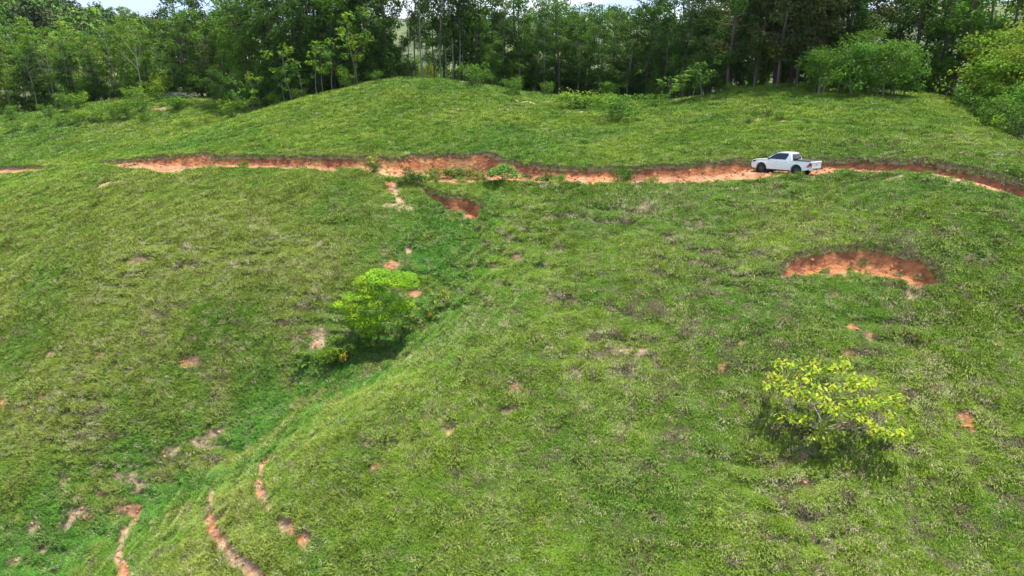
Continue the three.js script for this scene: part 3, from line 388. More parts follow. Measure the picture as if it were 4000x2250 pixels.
// dense wood
for (const [d, n, sc] of [[1, 10, 0.92], [6, 10, 1.1], [12, 9, 1.15]])
  row([690, 378], [1010, 372], Math.ceil(n * 0.4), (u, v, i) => plant('dense', i + n, back(foot(u, v + 4), d + rt() * 2), sc * (0.9 + 0.2 * rt()), pick('mid', 'deep', 'deep', 'mid', 'olive'), 'dark', 'forest_tree', WD, 'tree', 'dense wood behind the knoll'));
for (const [d, n, sc, cols] of [[6, 9, 0.95, ['deep', 'deep', 'mid']], [11, 10, 1.12, ['deep', 'mid']], [17, 9, 1.15, ['mid', 'deep']]])
  row([960, 405], [1530, 318], n, (u, v, i) => plant('dense', i + n, back(foot(u, v), d + rt() * 2), sc * (0.92 + 0.2 * rt()), pick(...cols), 'dark', 'forest_tree', WD, 'tree', 'dense wood behind the knoll'));
row([-100, 440], [700, 372], 16, (u, v, i) => plant('round', i, back(foot(u, v), 4 + rt() * 4), 0.55 + 0.25 * rt(), pick('deep', 'mid', 'mid', 'lime'), 'dark', 'wood_fringe_tree', 'low {c} leafy tree at the front of the light wood', 'tree', 'fringe of the light wood', 0.9));
row([700, 385], [1000, 395], 7, (u, v, i) => plant('round', i, back(foot(u, v), 2 + rt() * 4), 0.75 + 0.3 * rt(), pick('deep', 'deep', 'mid'), 'dark', 'wood_skirt_tree', 'low {c} leafy tree under the dense wood behind the knoll', 'tree', 'understorey of the dense wood', 0.9));
row([980, 405], [1570, 312], 14, (u, v, i) => plant('round', i, back(foot(u, v), 5 + rt() * 5), 0.8 + 0.35 * rt(), pick('deep', 'deep', 'mid'), 'dark', 'wood_skirt_tree', 'low {c} leafy tree under the dense wood behind the knoll', 'tree', 'understorey of the dense wood', 0.85));
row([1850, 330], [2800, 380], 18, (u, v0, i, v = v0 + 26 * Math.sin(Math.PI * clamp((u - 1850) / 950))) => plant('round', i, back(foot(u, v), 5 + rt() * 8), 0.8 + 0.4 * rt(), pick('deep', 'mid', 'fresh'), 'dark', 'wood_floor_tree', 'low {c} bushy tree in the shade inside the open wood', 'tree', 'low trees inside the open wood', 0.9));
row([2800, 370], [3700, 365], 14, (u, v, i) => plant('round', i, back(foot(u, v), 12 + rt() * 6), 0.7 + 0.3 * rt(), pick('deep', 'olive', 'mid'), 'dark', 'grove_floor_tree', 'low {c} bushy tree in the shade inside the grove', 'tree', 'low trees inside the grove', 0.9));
// gap with thin stems, then the open wood
row([1590, 306], [1830, 314], 10, (u, v, i) => plant(i % 3 ? 'open' : 'slender', i, back(foot(u, v), 2 + rt() * 7), 0.95 + 0.25 * rt(), pick('mid', 'deep'), 'grey', 'thin_tree', 'thin-stemmed tree in the gap where far fields show through', 'tree', 'thin trees in the gap', 0.62));
for (const [d, n, sc, cols] of [[3, 11, 0.92, ['deep', 'mid', 'deep']], [8, 12, 1.02, ['mid', 'deep', 'fresh']], [14, 12, 1.1, ['deep', 'mid']], [21, 11, 1.1, ['deep', 'mid', 'olive']], [30, 10, 1.05, ['deep', 'mid']]])
  row([1830, 326], [2720, 390], n, (u, v0, i, v = v0 + 26 * Math.sin(Math.PI * clamp((u - 1830) / 890))) => plant(i % 2 ? 'dense' : 'open', i + n, back(foot(u, v), d + rt() * 3), sc * (0.86 + 0.2 * rt()) * (i % 2 ? 0.86 : 1), pick(...cols), i % 2 ? 'grey' : 'dark', 'wood_tree', WO, 'tree', 'open wood behind the dip'));
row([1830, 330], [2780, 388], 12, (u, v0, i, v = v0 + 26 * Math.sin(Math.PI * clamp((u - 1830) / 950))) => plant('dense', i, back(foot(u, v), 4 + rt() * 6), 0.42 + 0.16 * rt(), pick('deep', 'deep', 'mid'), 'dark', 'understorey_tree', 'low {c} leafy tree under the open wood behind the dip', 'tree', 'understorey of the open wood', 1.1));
row([1540, 306], [1860, 314], 10, (u, v, i) => plant(i % 3 ? 'round' : 'sapling', i, back(foot(u, v), 9 + rt() * 14), (i % 3 ? 0.75 : 1.5) * (0.85 + 0.3 * rt()), pick('lime', 'mid', 'yellow', 'fresh'), 'grey', 'gap_tree', 'low {c} tree filling the gap behind the thin stems', 'tree', 'low trees behind the gap', 0.9));
row([1730, 312], [1860, 316], 4, (u, v, i) => plant('dense', i, back(foot(u, v), 6 + rt() * 6), 0.95 + 0.1 * rt(), pick('deep', 'mid'), 'dark', 'forest_tree', WD, 'tree', 'dense wood behind the knoll', 0.9));
// shady grove
for (const [d, n, sc] of [[4, 7, 0.95], [9, 7, 1.1], [15, 6, 1.15]])
  row([2700, 375], [3330, 350], n, (u, v, i) => plant('broad', i + n, back(foot(u, v), d + rt() * 2), sc * (0.92 + 0.16 * rt()), pick('olive', 'deep', 'olive'), 'dark', 'grove_tree', WB, 'tree', 'shady grove above the truck'));
// thicket and the corner
[[3180, 372, 1.0, 0, 'mid'], [3300, 378, 1.1, 1, 'fresh'], [3420, 385, 1.22, 2, 'mid'], [3505, 380, 1.12, 0, 'fresh'], [3350, 366, 1.35, 1, 'mid']].forEach(([u, v, s, k, c], i) => plant('round', k, back(foot(u, v), i === 4 ? 4.5 : 1.6), s * 0.92, c, 'grey', 'thicket_tree', 'rounded {c} thicket tree standing out from the dark wood edge', 'tree', 'rounded thicket on the crest', 0.92));
[[3560, 362, 9, 'dense', 1.05, 'deep'], [3640, 368, 7, 'dense', 1.0, 'mid'], [3720, 380, 6, 'dense', 1.02, 'fresh'], [3800, 400, 9, 'dense', 1.05, 'mid'], [3880, 430, 12, 'dense', 0.95, 'mid'], [3600, 360, 16, 'open', 1.2, 'mid'], [3480, 360, 14, 'open', 1.15, 'deep'], [3980, 440, 20, 'open', 0.95, 'mid'], [3680, 370, 14, 'dense', 1.1, 'deep'], [3760, 380, 18, 'dense', 1.1, 'deep'], [3540, 360, 20, 'dense', 1.1, 'deep'], [3440, 362, 18, 'dense', 1.1, 'deep'], [3840, 400, 20, 'dense', 1.0, 'mid'], [3620, 366, 24, 'dense', 1.15, 'deep']].forEach(([u, v, d, k, s, c], i) => plant(k, i, back(foot(u, v), d), s, c, 'dark', 'corner_tree', WR, 'tree', 'tall trees at the pasture corner'));
[[3860, 448, 2, 1.15, 'lime'], [3950, 480, 3, 1.35, 'lime'], [4050, 510, 2.5, 1.3, 'yellow'], [3990, 520, 0.5, 0.85, 'fresh'], [3900, 470, 0.3, 0.7, 'lime'], [3950, 460, 8, 1.75, 'yellow'], [4130, 520, 6, 1.7, 'lime'], [3880, 450, 6, 1.5, 'lime'], [4040, 480, 9, 1.9, 'yellow']].forEach(([u, v, d, s, c], i) => plant('round', i, back(foot(u, v), d), s, c, 'grey', 'hedge_tree', '{c} bushy tree on the hedge line running down the pasture edge', 'tree', 'bushy trees down the pasture edge', 0.95));
// saplings along the wood edge
[[1395, 332, 1.55, 'lime', 1], [1385, 325, 1.0, 'yellow', 2], [1300, 345, 1.2, 'fresh', 0], [1265, 352, 0.95, 'lime', 3], [1240, 362, 1.0, 'lime', 1], [1140, 390, 1.15, 'lime', 2], [1105, 395, 0.95, 'fresh', 0], [1050, 408, 1.1, 'mid', 1], [1020, 425, 0.95, 'fresh', 3], [985, 440, 0.85, 'lime', 2], [940, 455, 0.8, 'fresh', 1], [1180, 378, 0.7, 'mid', 3]].forEach(([u, v, s, c, k]) => plant('sapling', k, foot(u, v), s * 1.35, c, 'grey', 'sapling', '{c} sapling along the dark wood edge on the knoll flank', 'sapling', 'saplings on the knoll flank', 1.15));
[[2605, 415, 0.9, 'fresh', 0], [2700, 398, 0.85, 'fresh', 2], [2740, 390, 0.95, 'mid', 1], [2660, 408, 0.7, 'lime', 3]].forEach(([u, v, s, c, k]) => plant('sapling', k, foot(u, v), s, c, 'grey', 'young_tree', 'round-headed young tree by the bare soil in the dip', 'sapling', 'young trees in the dip', 1.8));
// bushes: [u, v, size, colour, name, label, group]
const B = (list, name, label, group) => list.forEach(([u, v, s, c, w = 1], i) => plant('bush', i, foot(u, v), s * (u < 760 && v > 380 ? 0.85 : 1), c, 'grey', name, label, 'bush', group, w));
B([[360, 478, 1.5, 'lime', 1.5], [330, 474, 1.5, 'lime'], [450, 470, 1.7, 'mid'], [490, 466, 1.9, 'mid'], [470, 440, 1.7, 'yellow'], [560, 442, 1.8, 'mid'], [540, 415, 2.1, 'lime'], [600, 395, 2.2, 'lime'], [690, 430, 1.9, 'fresh'], [710, 425, 1.5, 'mid'], [640, 378, 2.2, 'yellow'], [260, 440, 2.0, 'mid'], [300, 425, 2.2, 'lime'], [115, 440, 1.9, 'yellow'], [190, 460, 1.4, 'mid'], [60, 468, 1.5, 'mid'], [60, 515, 1.1, 'mid'], [130, 512, 1.0, 'mid'], [245, 490, 1.0, 'mid'], [560, 472, 1.0, 'mid']], 'hollow_bush', '{c} bush on the grassy edge of the hollow before the light wood', 'bushes at the hollow edge');
B([[910, 462, 1.7, 'lime'], [880, 440, 1.5, 'fresh'], [930, 430, 1.9, 'fresh'], [870, 400, 1.7, 'deep'], [970, 445, 1.6, 'mid'], [1080, 405, 1.3, 'lime'], [1165, 380, 1.0, 'lime'], [1340, 350, 1.5, 'lime']], 'edge_bush', '{c} bush under the saplings on the knoll flank', 'bushes under the saplings');
B([[815, 490, 1.1, 'yellow', 0.9], [740, 500, 1.0, 'lime', 0.9]], 'yellow_bush', 'airy yellow-green bush alone on the grass of the hollow', 'lone bushes in the hollow');
B([[2230, 428, 1.6, 'lime', 1.5], [2290, 430, 1.4, 'fresh', 1.3], [2380, 462, 1.5, 'lime', 1.1], [2420, 470, 1.5, 'fresh', 1.2], [2370, 425, 1.4, 'lime', 1.2]], 'dip_bush', 'spreading light green bush on the grass of the dip below the open wood', 'bushes in the dip');
B([[1840, 335, 2.1, 'mid', 1.1], [1870, 325, 1.4, 'mid'], [2140, 375, 1.3, 'mid'], [2400, 360, 1.6, 'fresh'], [2545, 425, 1.4, 'fresh'], [2790, 370, 1.5, 'fresh'], [2010, 372, 1.3, 'mid'], [2540, 385, 1.4, 'mid'], [1470, 318, 1.2, 'mid'], [2860, 360, 0.8, 'lime']], 'wood_edge_bush', 'small {c} bush in the shade at the foot of the open wood', 'bushes at the foot of the wood');
B([[3770, 410, 1.2, 'fresh'], [3820, 450, 1.5, 'mid'], [3870, 475, 1.5, 'fresh'], [3920, 515, 1.6, 'mid', 1.2], [3950, 525, 1.3, 'lime'], [3860, 500, 1.3, 'mid'], [3990, 545, 1.5, 'deep']], 'hedge_bush', '{c} bush at the foot of the hedge line down the pasture edge', 'bushes at the foot of the hedge line');
B([[3000, 455, 0.55, 'deep'], [2960, 455, 0.5, 'mid'], [3045, 470, 0.5, 'mid'], [2920, 480, 0.45, 'mid']], 'pasture_shrub', 'small dark shrub on the open slope above the truck', 'shrubs on the slope above the truck');
// the wooded hill and the pasture ridge far behind
{ const spots2 = []; for (let k = 0; k < 2600 && spots2.length < 150; k++) { const x = -330 + rt() * 290, z = -185 - rt() * 165; const [u, v] = screen(x, farLand(x, z) + 8, z); if (u < -150 || u > 900 || v > 240) continue; spots2.push([x, z]); }
  spots2.forEach(([x, z], i) => plant('far', i, { x, z }, 0.95 + 0.4 * rt(), pick('deep', 'mid', 'mid', 'deep', 'olive'), 'dark', 'hill_tree', 'rounded {c} tree of the wooded hill far beyond the light wood', 'tree', 'woods on the far hill'));
  for (let i = 0; i < 120; i++) { const t = rt(), x = lerp(-360, 330, t), z = -470 - rt() * 75; plant('far', i, { x, z }, 0.45 + 0.5 * rt(), pick('deep', 'mid', 'olive'), 'dark', 'ridge_tree', 'small {c} tree scattered over the far pasture ridge', 'tree', 'trees on the far ridge'); }
  for (let i = 0; i < 40; i++) { const z = -200 - rt() * 260, x = z * lerp(0.17, 0.04, rt()); plant('far', i, { x, z }, 0.5 + 0.45 * rt(), pick('deep', 'mid', 'olive', 'mid'), 'dark', 'valley_tree', '{c} tree of the far valley seen between the trunks', 'tree', 'trees in the valley'); }
  for (let i = 0; i < 80; i++) { const t = rt(), x = lerp(-60, 120, t), z = -150 - rt() * 150; plant('far', i, { x, z }, 0.55 + 0.5 * rt(), pick('mid', 'deep', 'yellow', 'lime'), 'dark', 'valley_tree', '{c} tree of the far valley seen between the trunks', 'tree', 'trees in the valley'); } }
// ---------------------------------------------------------------- single trees and plants on the slopes
function above(u, v, h) { return at(u, v, (x, z) => land(x, z) + h); }
{ // spreading tree with large yellow-green leaves
  const base = at(3212, 1722); base.y = ground(base.x, base.z); const g = new THREE.Group(); g.position.copy(base);
  const tips = [[3049,1416,2.2],[3107,1420,2.3],[3190,1420,2.4],[3268,1428,2.4],[3310,1412,2.4],[3028,1466,2.1],[3074,1495,2.1],[3007,1503,1.9],[3148,1474,2.3],[3181,1499,2.3],[3223,1445,2.5],[3339,1470,2.4],[3376,1499,2.3],[3405,1486,2.2],[3330,1507,2.4],[3082,1528,2.0],[3140,1532,2.2],[3190,1548,2.3],[3223,1569,2.3],[3256,1590,2.3],[3305,1565,2.3],[3368,1557,2.2],[3430,1557,2.1],[3479,1553,2.0],[3512,1557,1.9],[3388,1582,2.1],[3289,1598,2.2],[3326,1615,2.0],[3368,1631,1.9],[3409,1660,1.8],[3450,1685,1.7],[3492,1693,1.6],[3529,1689,1.5],[3471,1615,1.7],[3069,1627,1.2],[3115,1631,1.3],[3152,1623,1.4],[3181,1697,0.9],[3231,1706,0.9],[3223,1660,1.2],[3235,1747,0.5],[3277,1515,2.4]].map(([u, v, h]) => { const p = above(u, v, h); return [p.x - base.x, p.y - base.y, p.z - base.z]; });
  const bark = new THREE.MeshStandardMaterial({ color: lin(0.34, 0.31, 0.27), roughness: 0.9, map: grain }), r = rng(909);
  part('trunk', limb([[0, -0.3, 0], [-0.05, 0.35, 0.05], [-0.1, 0.8, -0.05]], 0.10, 0.07, 8), bark, g);
  // forks gather the tips into limbs
  const heads = [[-1.3, 1.35, -0.9], [-0.3, 1.6, -1.2], [0.8, 1.6, -1.0], [1.4, 1.35, 0.1], [2.2, 1.2, 0.6], [-0.6, 0.95, 0.2], [0.15, 0.6, 0.6]];
  heads.forEach(h => part('limb', limb([[-0.1, 0.75, -0.05], [h[0] * 0.45, lerp(0.75, h[1], 0.6), h[2] * 0.4], h], 0.045, 0.022, 6), bark, g));
  const twig = tips.map(t => { const h = heads.reduce((a, b) => Math.hypot(...t.map((c, i) => c - a[i])) < Math.hypot(...t.map((c, i) => c - b[i])) ? a : b); return limb([h, h.map((c, i) => lerp(c, t[i], 0.5) + (i === 1 ? 0.06 : 0)), t], 0.015, 0.006, 5); });
  part('twigs', mergeGeometries(twig), bark, g);
  const leafGeo = (() => { const s = []; const L = 0.24, w = 0.115; const P = [[0, 0, 0], [L * 0.35, -0.012, w * 0.46], [L * 0.7, -0.03, w * 0.5], [L, -0.05, 0], [L * 0.7, -0.03, -w * 0.5], [L * 0.35, -0.012, -w * 0.46], [L * 0.5, -0.035, 0]], I = [0, 1, 6, 1, 2, 6, 2, 3, 6, 3, 4, 6, 4, 5, 6, 5, 0, 6]; const q = new THREE.BufferGeometry(); q.setAttribute('position', new THREE.Float32BufferAttribute(P.flat(), 3)); q.setIndex(I); q.computeVertexNormals(); return q; })();
  const mats = [[0.40, 0.51, 0.025], [0.29, 0.42, 0.02], [0.50, 0.55, 0.04], [0.17, 0.30, 0.02], [0.42, 0.42, 0.025]].map(c => new THREE.MeshPhysicalMaterial({ color: lin(...c), side: THREE.DoubleSide, roughness: 1, transmission: 0.35, thickness: 0, specularIntensity: 0.4 }));
  const spare = mats.map(() => []); let count = 0; const all = [];
  tips.forEach(t => { for (let k = 0; k < 31; k++) all.push(t); });
  all.map((t, i) => [r(), t]).sort((a, b) => a[0] - b[0]).forEach(([, t]) => { const m = Math.floor(r() * 4.99), e = new THREE.Object3D(); e.position.set(t[0] + (r() - 0.5) * 0.7, t[1] + (r() - 0.5) * 0.4, t[2] + (r() - 0.5) * 0.7); e.rotation.set((r() - 0.5) * 1.1, r() * 6.283, -0.1 - 0.7 * r()); e.rotation.order = 'YXZ'; e.scale.setScalar(0.75 + 0.5 * r());
    if (count < 298) { const l = part('leaf', leafGeo, mats[m], g); l.position.copy(e.position); l.rotation.copy(e.rotation); l.scale.copy(e.scale); count++; } else { e.updateMatrix(); spare[m].push(leafGeo.clone().applyMatrix4(e.matrix)); } });
  spare.forEach((s, i) => { if (s.length) part('leaves', mergeGeometries(s), mats[i], g).userData.kind = 'stuff'; });
  thing(g, 'spreading_tree', 'low spreading tree with bright yellow-green leaves on the terraced slope', 'tree');
}
{ // feathery tree in the gully
  const base = at(1478, 1338); base.y = ground(base.x, base.z); const g = new THREE.Group(); g.position.copy(base); const r = rng(911), loc = (u, v, h) => { const p = above(u, v, h); return [p.x - base.x, p.y - base.y, p.z - base.z]; };
  const pads = [[1425,1085,4.2],[1460,1068,4.5],[1500,1062,4.6],[1545,1070,4.5],[1585,1085,4.2],[1470,1095,4.4],[1515,1095,4.5],[1560,1105,4.2],[1600,1100,3.9],[1400,1105,3.9],[1440,1120,4.0],[1360,1160,3.4],[1335,1185,3.1],[1375,1190,3.2],[1410,1160,3.6],[1445,1155,3.7],[1485,1140,3.9],[1470,1180,3.3],[1425,1200,3.1],[1350,1205,2.8],[1395,1225,2.7],[1560,1185,3.0],[1600,1180,2.9],[1535,1205,2.7],[1580,1200,2.6],[1520,1150,3.6],[1440,1240,2.4],[1480,1250,2.2],[1410,1260,2.1],[1450,1280,1.7],[1500,1230,2.4],[1380,1250,2.2],[1430,1300,1.4]].map(p => loc(...p));
  const fork = [0.05, 1.5, -0.1]; part('trunk', limb([[0, -0.3, 0], [0.06, 0.7, 0], fork], 0.11, 0.08, 8), matBark.grey, g);
  const forks = [[-0.9, 2.3, -0.6], [0.6, 2.6, -0.7], [-0.2, 3.2, -1.1], [-1.2, 1.9, -0.1], [1.1, 2.0, -0.3]];
  forks.forEach(f => part('limb', limb([fork, [f[0] * 0.5, (f[1] + 1.5) / 2, f[2] * 0.45], f], 0.06, 0.03, 6), matBark.grey, g));
  part('twigs', mergeGeometries(pads.map(t => { const h = forks.reduce((a, b) => Math.hypot(...t.map((c, i) => c - a[i])) < Math.hypot(...t.map((c, i) => c - b[i])) ? a : b); return limb([h, h.map((c, i) => lerp(c, t[i], 0.55)), t], 0.025, 0.007, 4); })), matBark.grey, g);
  part('crown', foliage(r, pads.map(p => [p[0] + (r() - 0.5) * 0.3, p[1] + (r() - 0.5) * 0.2, p[2] + (r() - 0.5) * 0.3, 0.42 + 0.36 * r()]), 230, 0.14, { flat: 0.45, upness: 1.0, hue: 0.3, long: 1.8 }), matLeaf(0.27, 0.45, 0.016, 0.35), g);
  thing(g, 'feathery_tree', 'lime-green feathery tree growing alone in the gully between the spurs', 'tree');
}
const P5 = (list, kind, name, label, category, group) => list.forEach(([u, v, s, c, w = 1], i) => plant(kind, i, at(u, v), s, c, 'grey', name, list.length > 1 ? label : label, category, group, w));
tint.gold = [0.55, 0.42, 0.03]; tint.leafy = [0.16, 0.24, 0.03]; tint.lemon = [0.27, 0.31, 0.03]; tint.vine = [0.11, 0.25, 0.035];
P5([[1390, 1345, 1.35, 'leafy', 1.2], [1592, 1290, 1.1, 'leafy', 1.2], [1500, 1372, 0.9, 'leafy', 1.3], [1425, 1375, 0.8, 'mid', 1.3], [1560, 1330, 0.8, 'leafy', 1.1]], 'weed', 'gully_plant', 'large-leaved green plant crowded at the foot of the feathery gully tree', 'plant', 'leafy plants under the gully tree');
P5([[1745, 1200, 1.0, 'lemon', 0.7]], 'weed', 'pale_sapling', 'thin sapling with pale yellow leaves on the spur edge above the gully', 'sapling');
P5([[1705, 1222, 0.9, 'leafy', 1.5]], 'weed', 'drooping_plant', 'drooping green plant beside the thin pale-leaved sapling', 'plant');
P5([[1682, 1238, 0.36, 'gold', 1.6]], 'weed', 'golden_plant', 'small plant with bright golden yellow leaves in the gully', 'plant');
P5([[1292, 1425, 0.75, 'lemon', 1.0], [1180, 1450, 0.75, 'leafy', 1.5], [1463, 1385, 0.6, 'lemon', 1.1]], 'weed', 'small_gully_plant', 'small yellowish plant low on the gully bank', 'plant', 'small plants on the gully bank');
P5([[1347, 1430, 0.65, 'gold', 0.8]], 'weed', 'amber_plant', 'thin plant with amber leaf tips in the shade below the gully tree', 'plant');
P5([[1330, 1395, 0.8, 'lime', 1.1], [1260, 1420, 0.7, 'lime', 1.2]], 'bush', 'gully_bush', 'low green bush in the damp gully bed below the feathery tree', 'bush', 'low bushes in the gully bed');
P5([[1456, 668, 0.75, 'deep', 0.9]], 'bush', 'roadside_bush', 'dark green bush at the track edge under the yellow sapling', 'bush');
P5([[1458, 655, 0.95, 'lemon', 1.3]], 'weed', 'yellow_sapling', 'yellow-leaved sapling on the edge of the dirt track', 'sapling');
P5([[1684, 662, 0.75, 'mid', 1.3]], 'weed', 'track_sapling', 'dark thin sapling standing on bare soil by the track', 'sapling');
P5([[1690, 640, 0.6, 'mid', 1.5], [1745, 632, 0.62, 'deep', 1.8], [1790, 635, 0.6, 'mid', 1.8], [1850, 640, 0.5, 'mid', 1.6]], 'bush', 'bank_bush', 'low green bush growing under the high red bank', 'bush', 'low bushes under the high bank');
P5([[1810, 668, 0.4, 'mid', 1.7], [1870, 672, 0.38, 'deep', 1.6], [1640, 695, 0.6, 'fresh', 1.1], [1600, 715, 0.8, 'deep', 1.1], [1570, 722, 0.75, 'mid', 1.0], [1630, 720, 0.7, 'deep', 0.9], [1700, 700, 0.5, 'mid', 1.0], [1395, 668, 0.35, 'mid', 1.6], [1340, 668, 0.4, 'mid', 1.4], [940, 655, 0.5, 'mid', 1.3]], 'bush', 'verge_bush', 'small dark bush on the turf verge below the track', 'bush', 'small bushes on the track verge');
P5([[2140, 698, 0.55, 'deep', 0.9], [2450, 690, 0.85, 'deep', 1.0], [2435, 705, 0.7, 'mid', 1.1], [2200, 715, 0.4, 'mid', 1.5], [2550, 700, 0.4, 'mid', 1.5], [2070, 680, 0.35, 'deep', 1]], 'bush', 'track_bush', 'small bush on the track verge between the vine mound and the truck', 'bush', 'bushes between vine mound and truck');
P5([[3118, 702, 0.33, 'mid', 1.1]], 'bush', 'wheel_weed', 'small weed on the verge in front of the truck wheel', 'plant');
P5([[3850, 905, 0.3, 'mid', 1]], 'bush', 'slope_weed', 'tiny weed on the smooth slope below the track bend', 'plant');
P5([[2165, 920, 0.5, 'lemon', 0.8], [2120, 1030, 0.55, 'leafy', 1.1]], 'weed', 'ridge_plant', 'small yellowish plant alone on the grass of the spur crest', 'plant', 'lone plants on the spur crest');
P5([[3620, 690, 0.3, 'mid', 1.6], [3960, 690, 0.5, 'mid', 1.1]], 'bush', 'lip_bush', 'small scrub on the turf lip above the track bend', 'bush', 'scrub above the track bend');
{ // vine mound
  const p = at(1968, 712), g = new THREE.Group(), r = rng(77); g.position.set(p.x, ground(p.x, p.z), p.z); const cl = []; for (let k = 0; k < 46; k++) { const a = r() * 6.283, d = Math.sqrt(r()); cl.push([Math.cos(a) * d * 1.35, 0.15 + 1.25 * Math.sqrt(Math.max(0, 1 - d * d)) * (0.75 + 0.3 * r()), Math.sin(a) * d * 1.2, 0.26 + 0.14 * r()]); }
  part('crown', foliage(r, cl, 62, 0.17, { upness: 0.8, hue: 0.25, long: 1.35 }), matLeaf(...tint.vine, 0.2), g); part('stem', mergeGeometries(cl.filter((c, i) => i % 4 === 0).map(c => limb([[0, -0.2, 0], [c[0] * 0.4, c[1] * 0.6, c[2] * 0.4], c.slice(0, 3)], 0.025, 0.01, 4))), matBark.grey, g);
  thing(g, 'vine_mound', 'dense bright green vine-covered mound on the lower edge of the track', 'bush'); }
{ // brush pile at the wood edge
  const p = foot(705, 385), g = new THREE.Group(), r = rng(78), L = []; g.position.set(p.x, ground(p.x, p.z), p.z); for (let k = 0; k < 60; k++) { const a = r() * 6.283, x = (r() - 0.5) * 5, z = (r() - 0.5) * 2, l = 0.8 + 1.6 * r(); L.push(limb([[x, 0.1 + 0.7 * r(), z], [x + Math.cos(a) * l * .5, 0.5 + 0.6 * r(), z + Math.sin(a) * l * .4], [x + Math.cos(a) * l, 0.2 + 0.9 * r(), z + Math.sin(a) * l * .5]], 0.05, 0.02, 4)); } part('branches', mergeGeometries(L), matBark.pale, g).userData.kind = 'stuff';
  thing(g, 'brush_pile', 'pile of bare grey cut branches at the edge of the light wood', 'brush pile'); }
{ // snags: pale bare forked stems showing in the light wood and the dense wood
  [[300, 400, 7, 12, 0], [745, 378, 1, 9.5, 0], [560, 392, 2, 9, 0], [220, 425, 5, 11, 0], [470, 400, 12, 13, 0], [390, 400, 14, 14, 0]].forEach(([u, v, d, h], i) => { const q = back(foot(u, v), d), r = rng(300 + i), g = new THREE.Group(), W2 = []; g.position.set(q.x, ground(q.x, q.z), q.z); const lx = (r() - 0.7) * 2.4; W2.push(limb([[0, -0.3, 0], [lx * 0.2, h * 0.35, 0], [lx * 0.6, h * 0.7, 0.2], [lx, h, 0]], 0.13, 0.03, 6)); for (let k = 0; k < 4; k++) { const t = 0.5 + 0.12 * k, b = [lx * t * 0.9, h * t, 0]; W2.push(limb([b, [b[0] + (k % 2 ? 1 : -1) * 0.6, b[1] + 1.2, 0.2], [b[0] + (k % 2 ? 1 : -1) * (1 + r()), b[1] + 2.4 + r(), 0.4 * r()]], 0.06, 0.02, 5)); } part('trunk', mergeGeometries(W2), matBark.pale, g); thing(g, 'bare_stem', 'pale bare forked tree stem showing white among the light wood', 'tree', 'bare pale stems in the light wood'); }); }
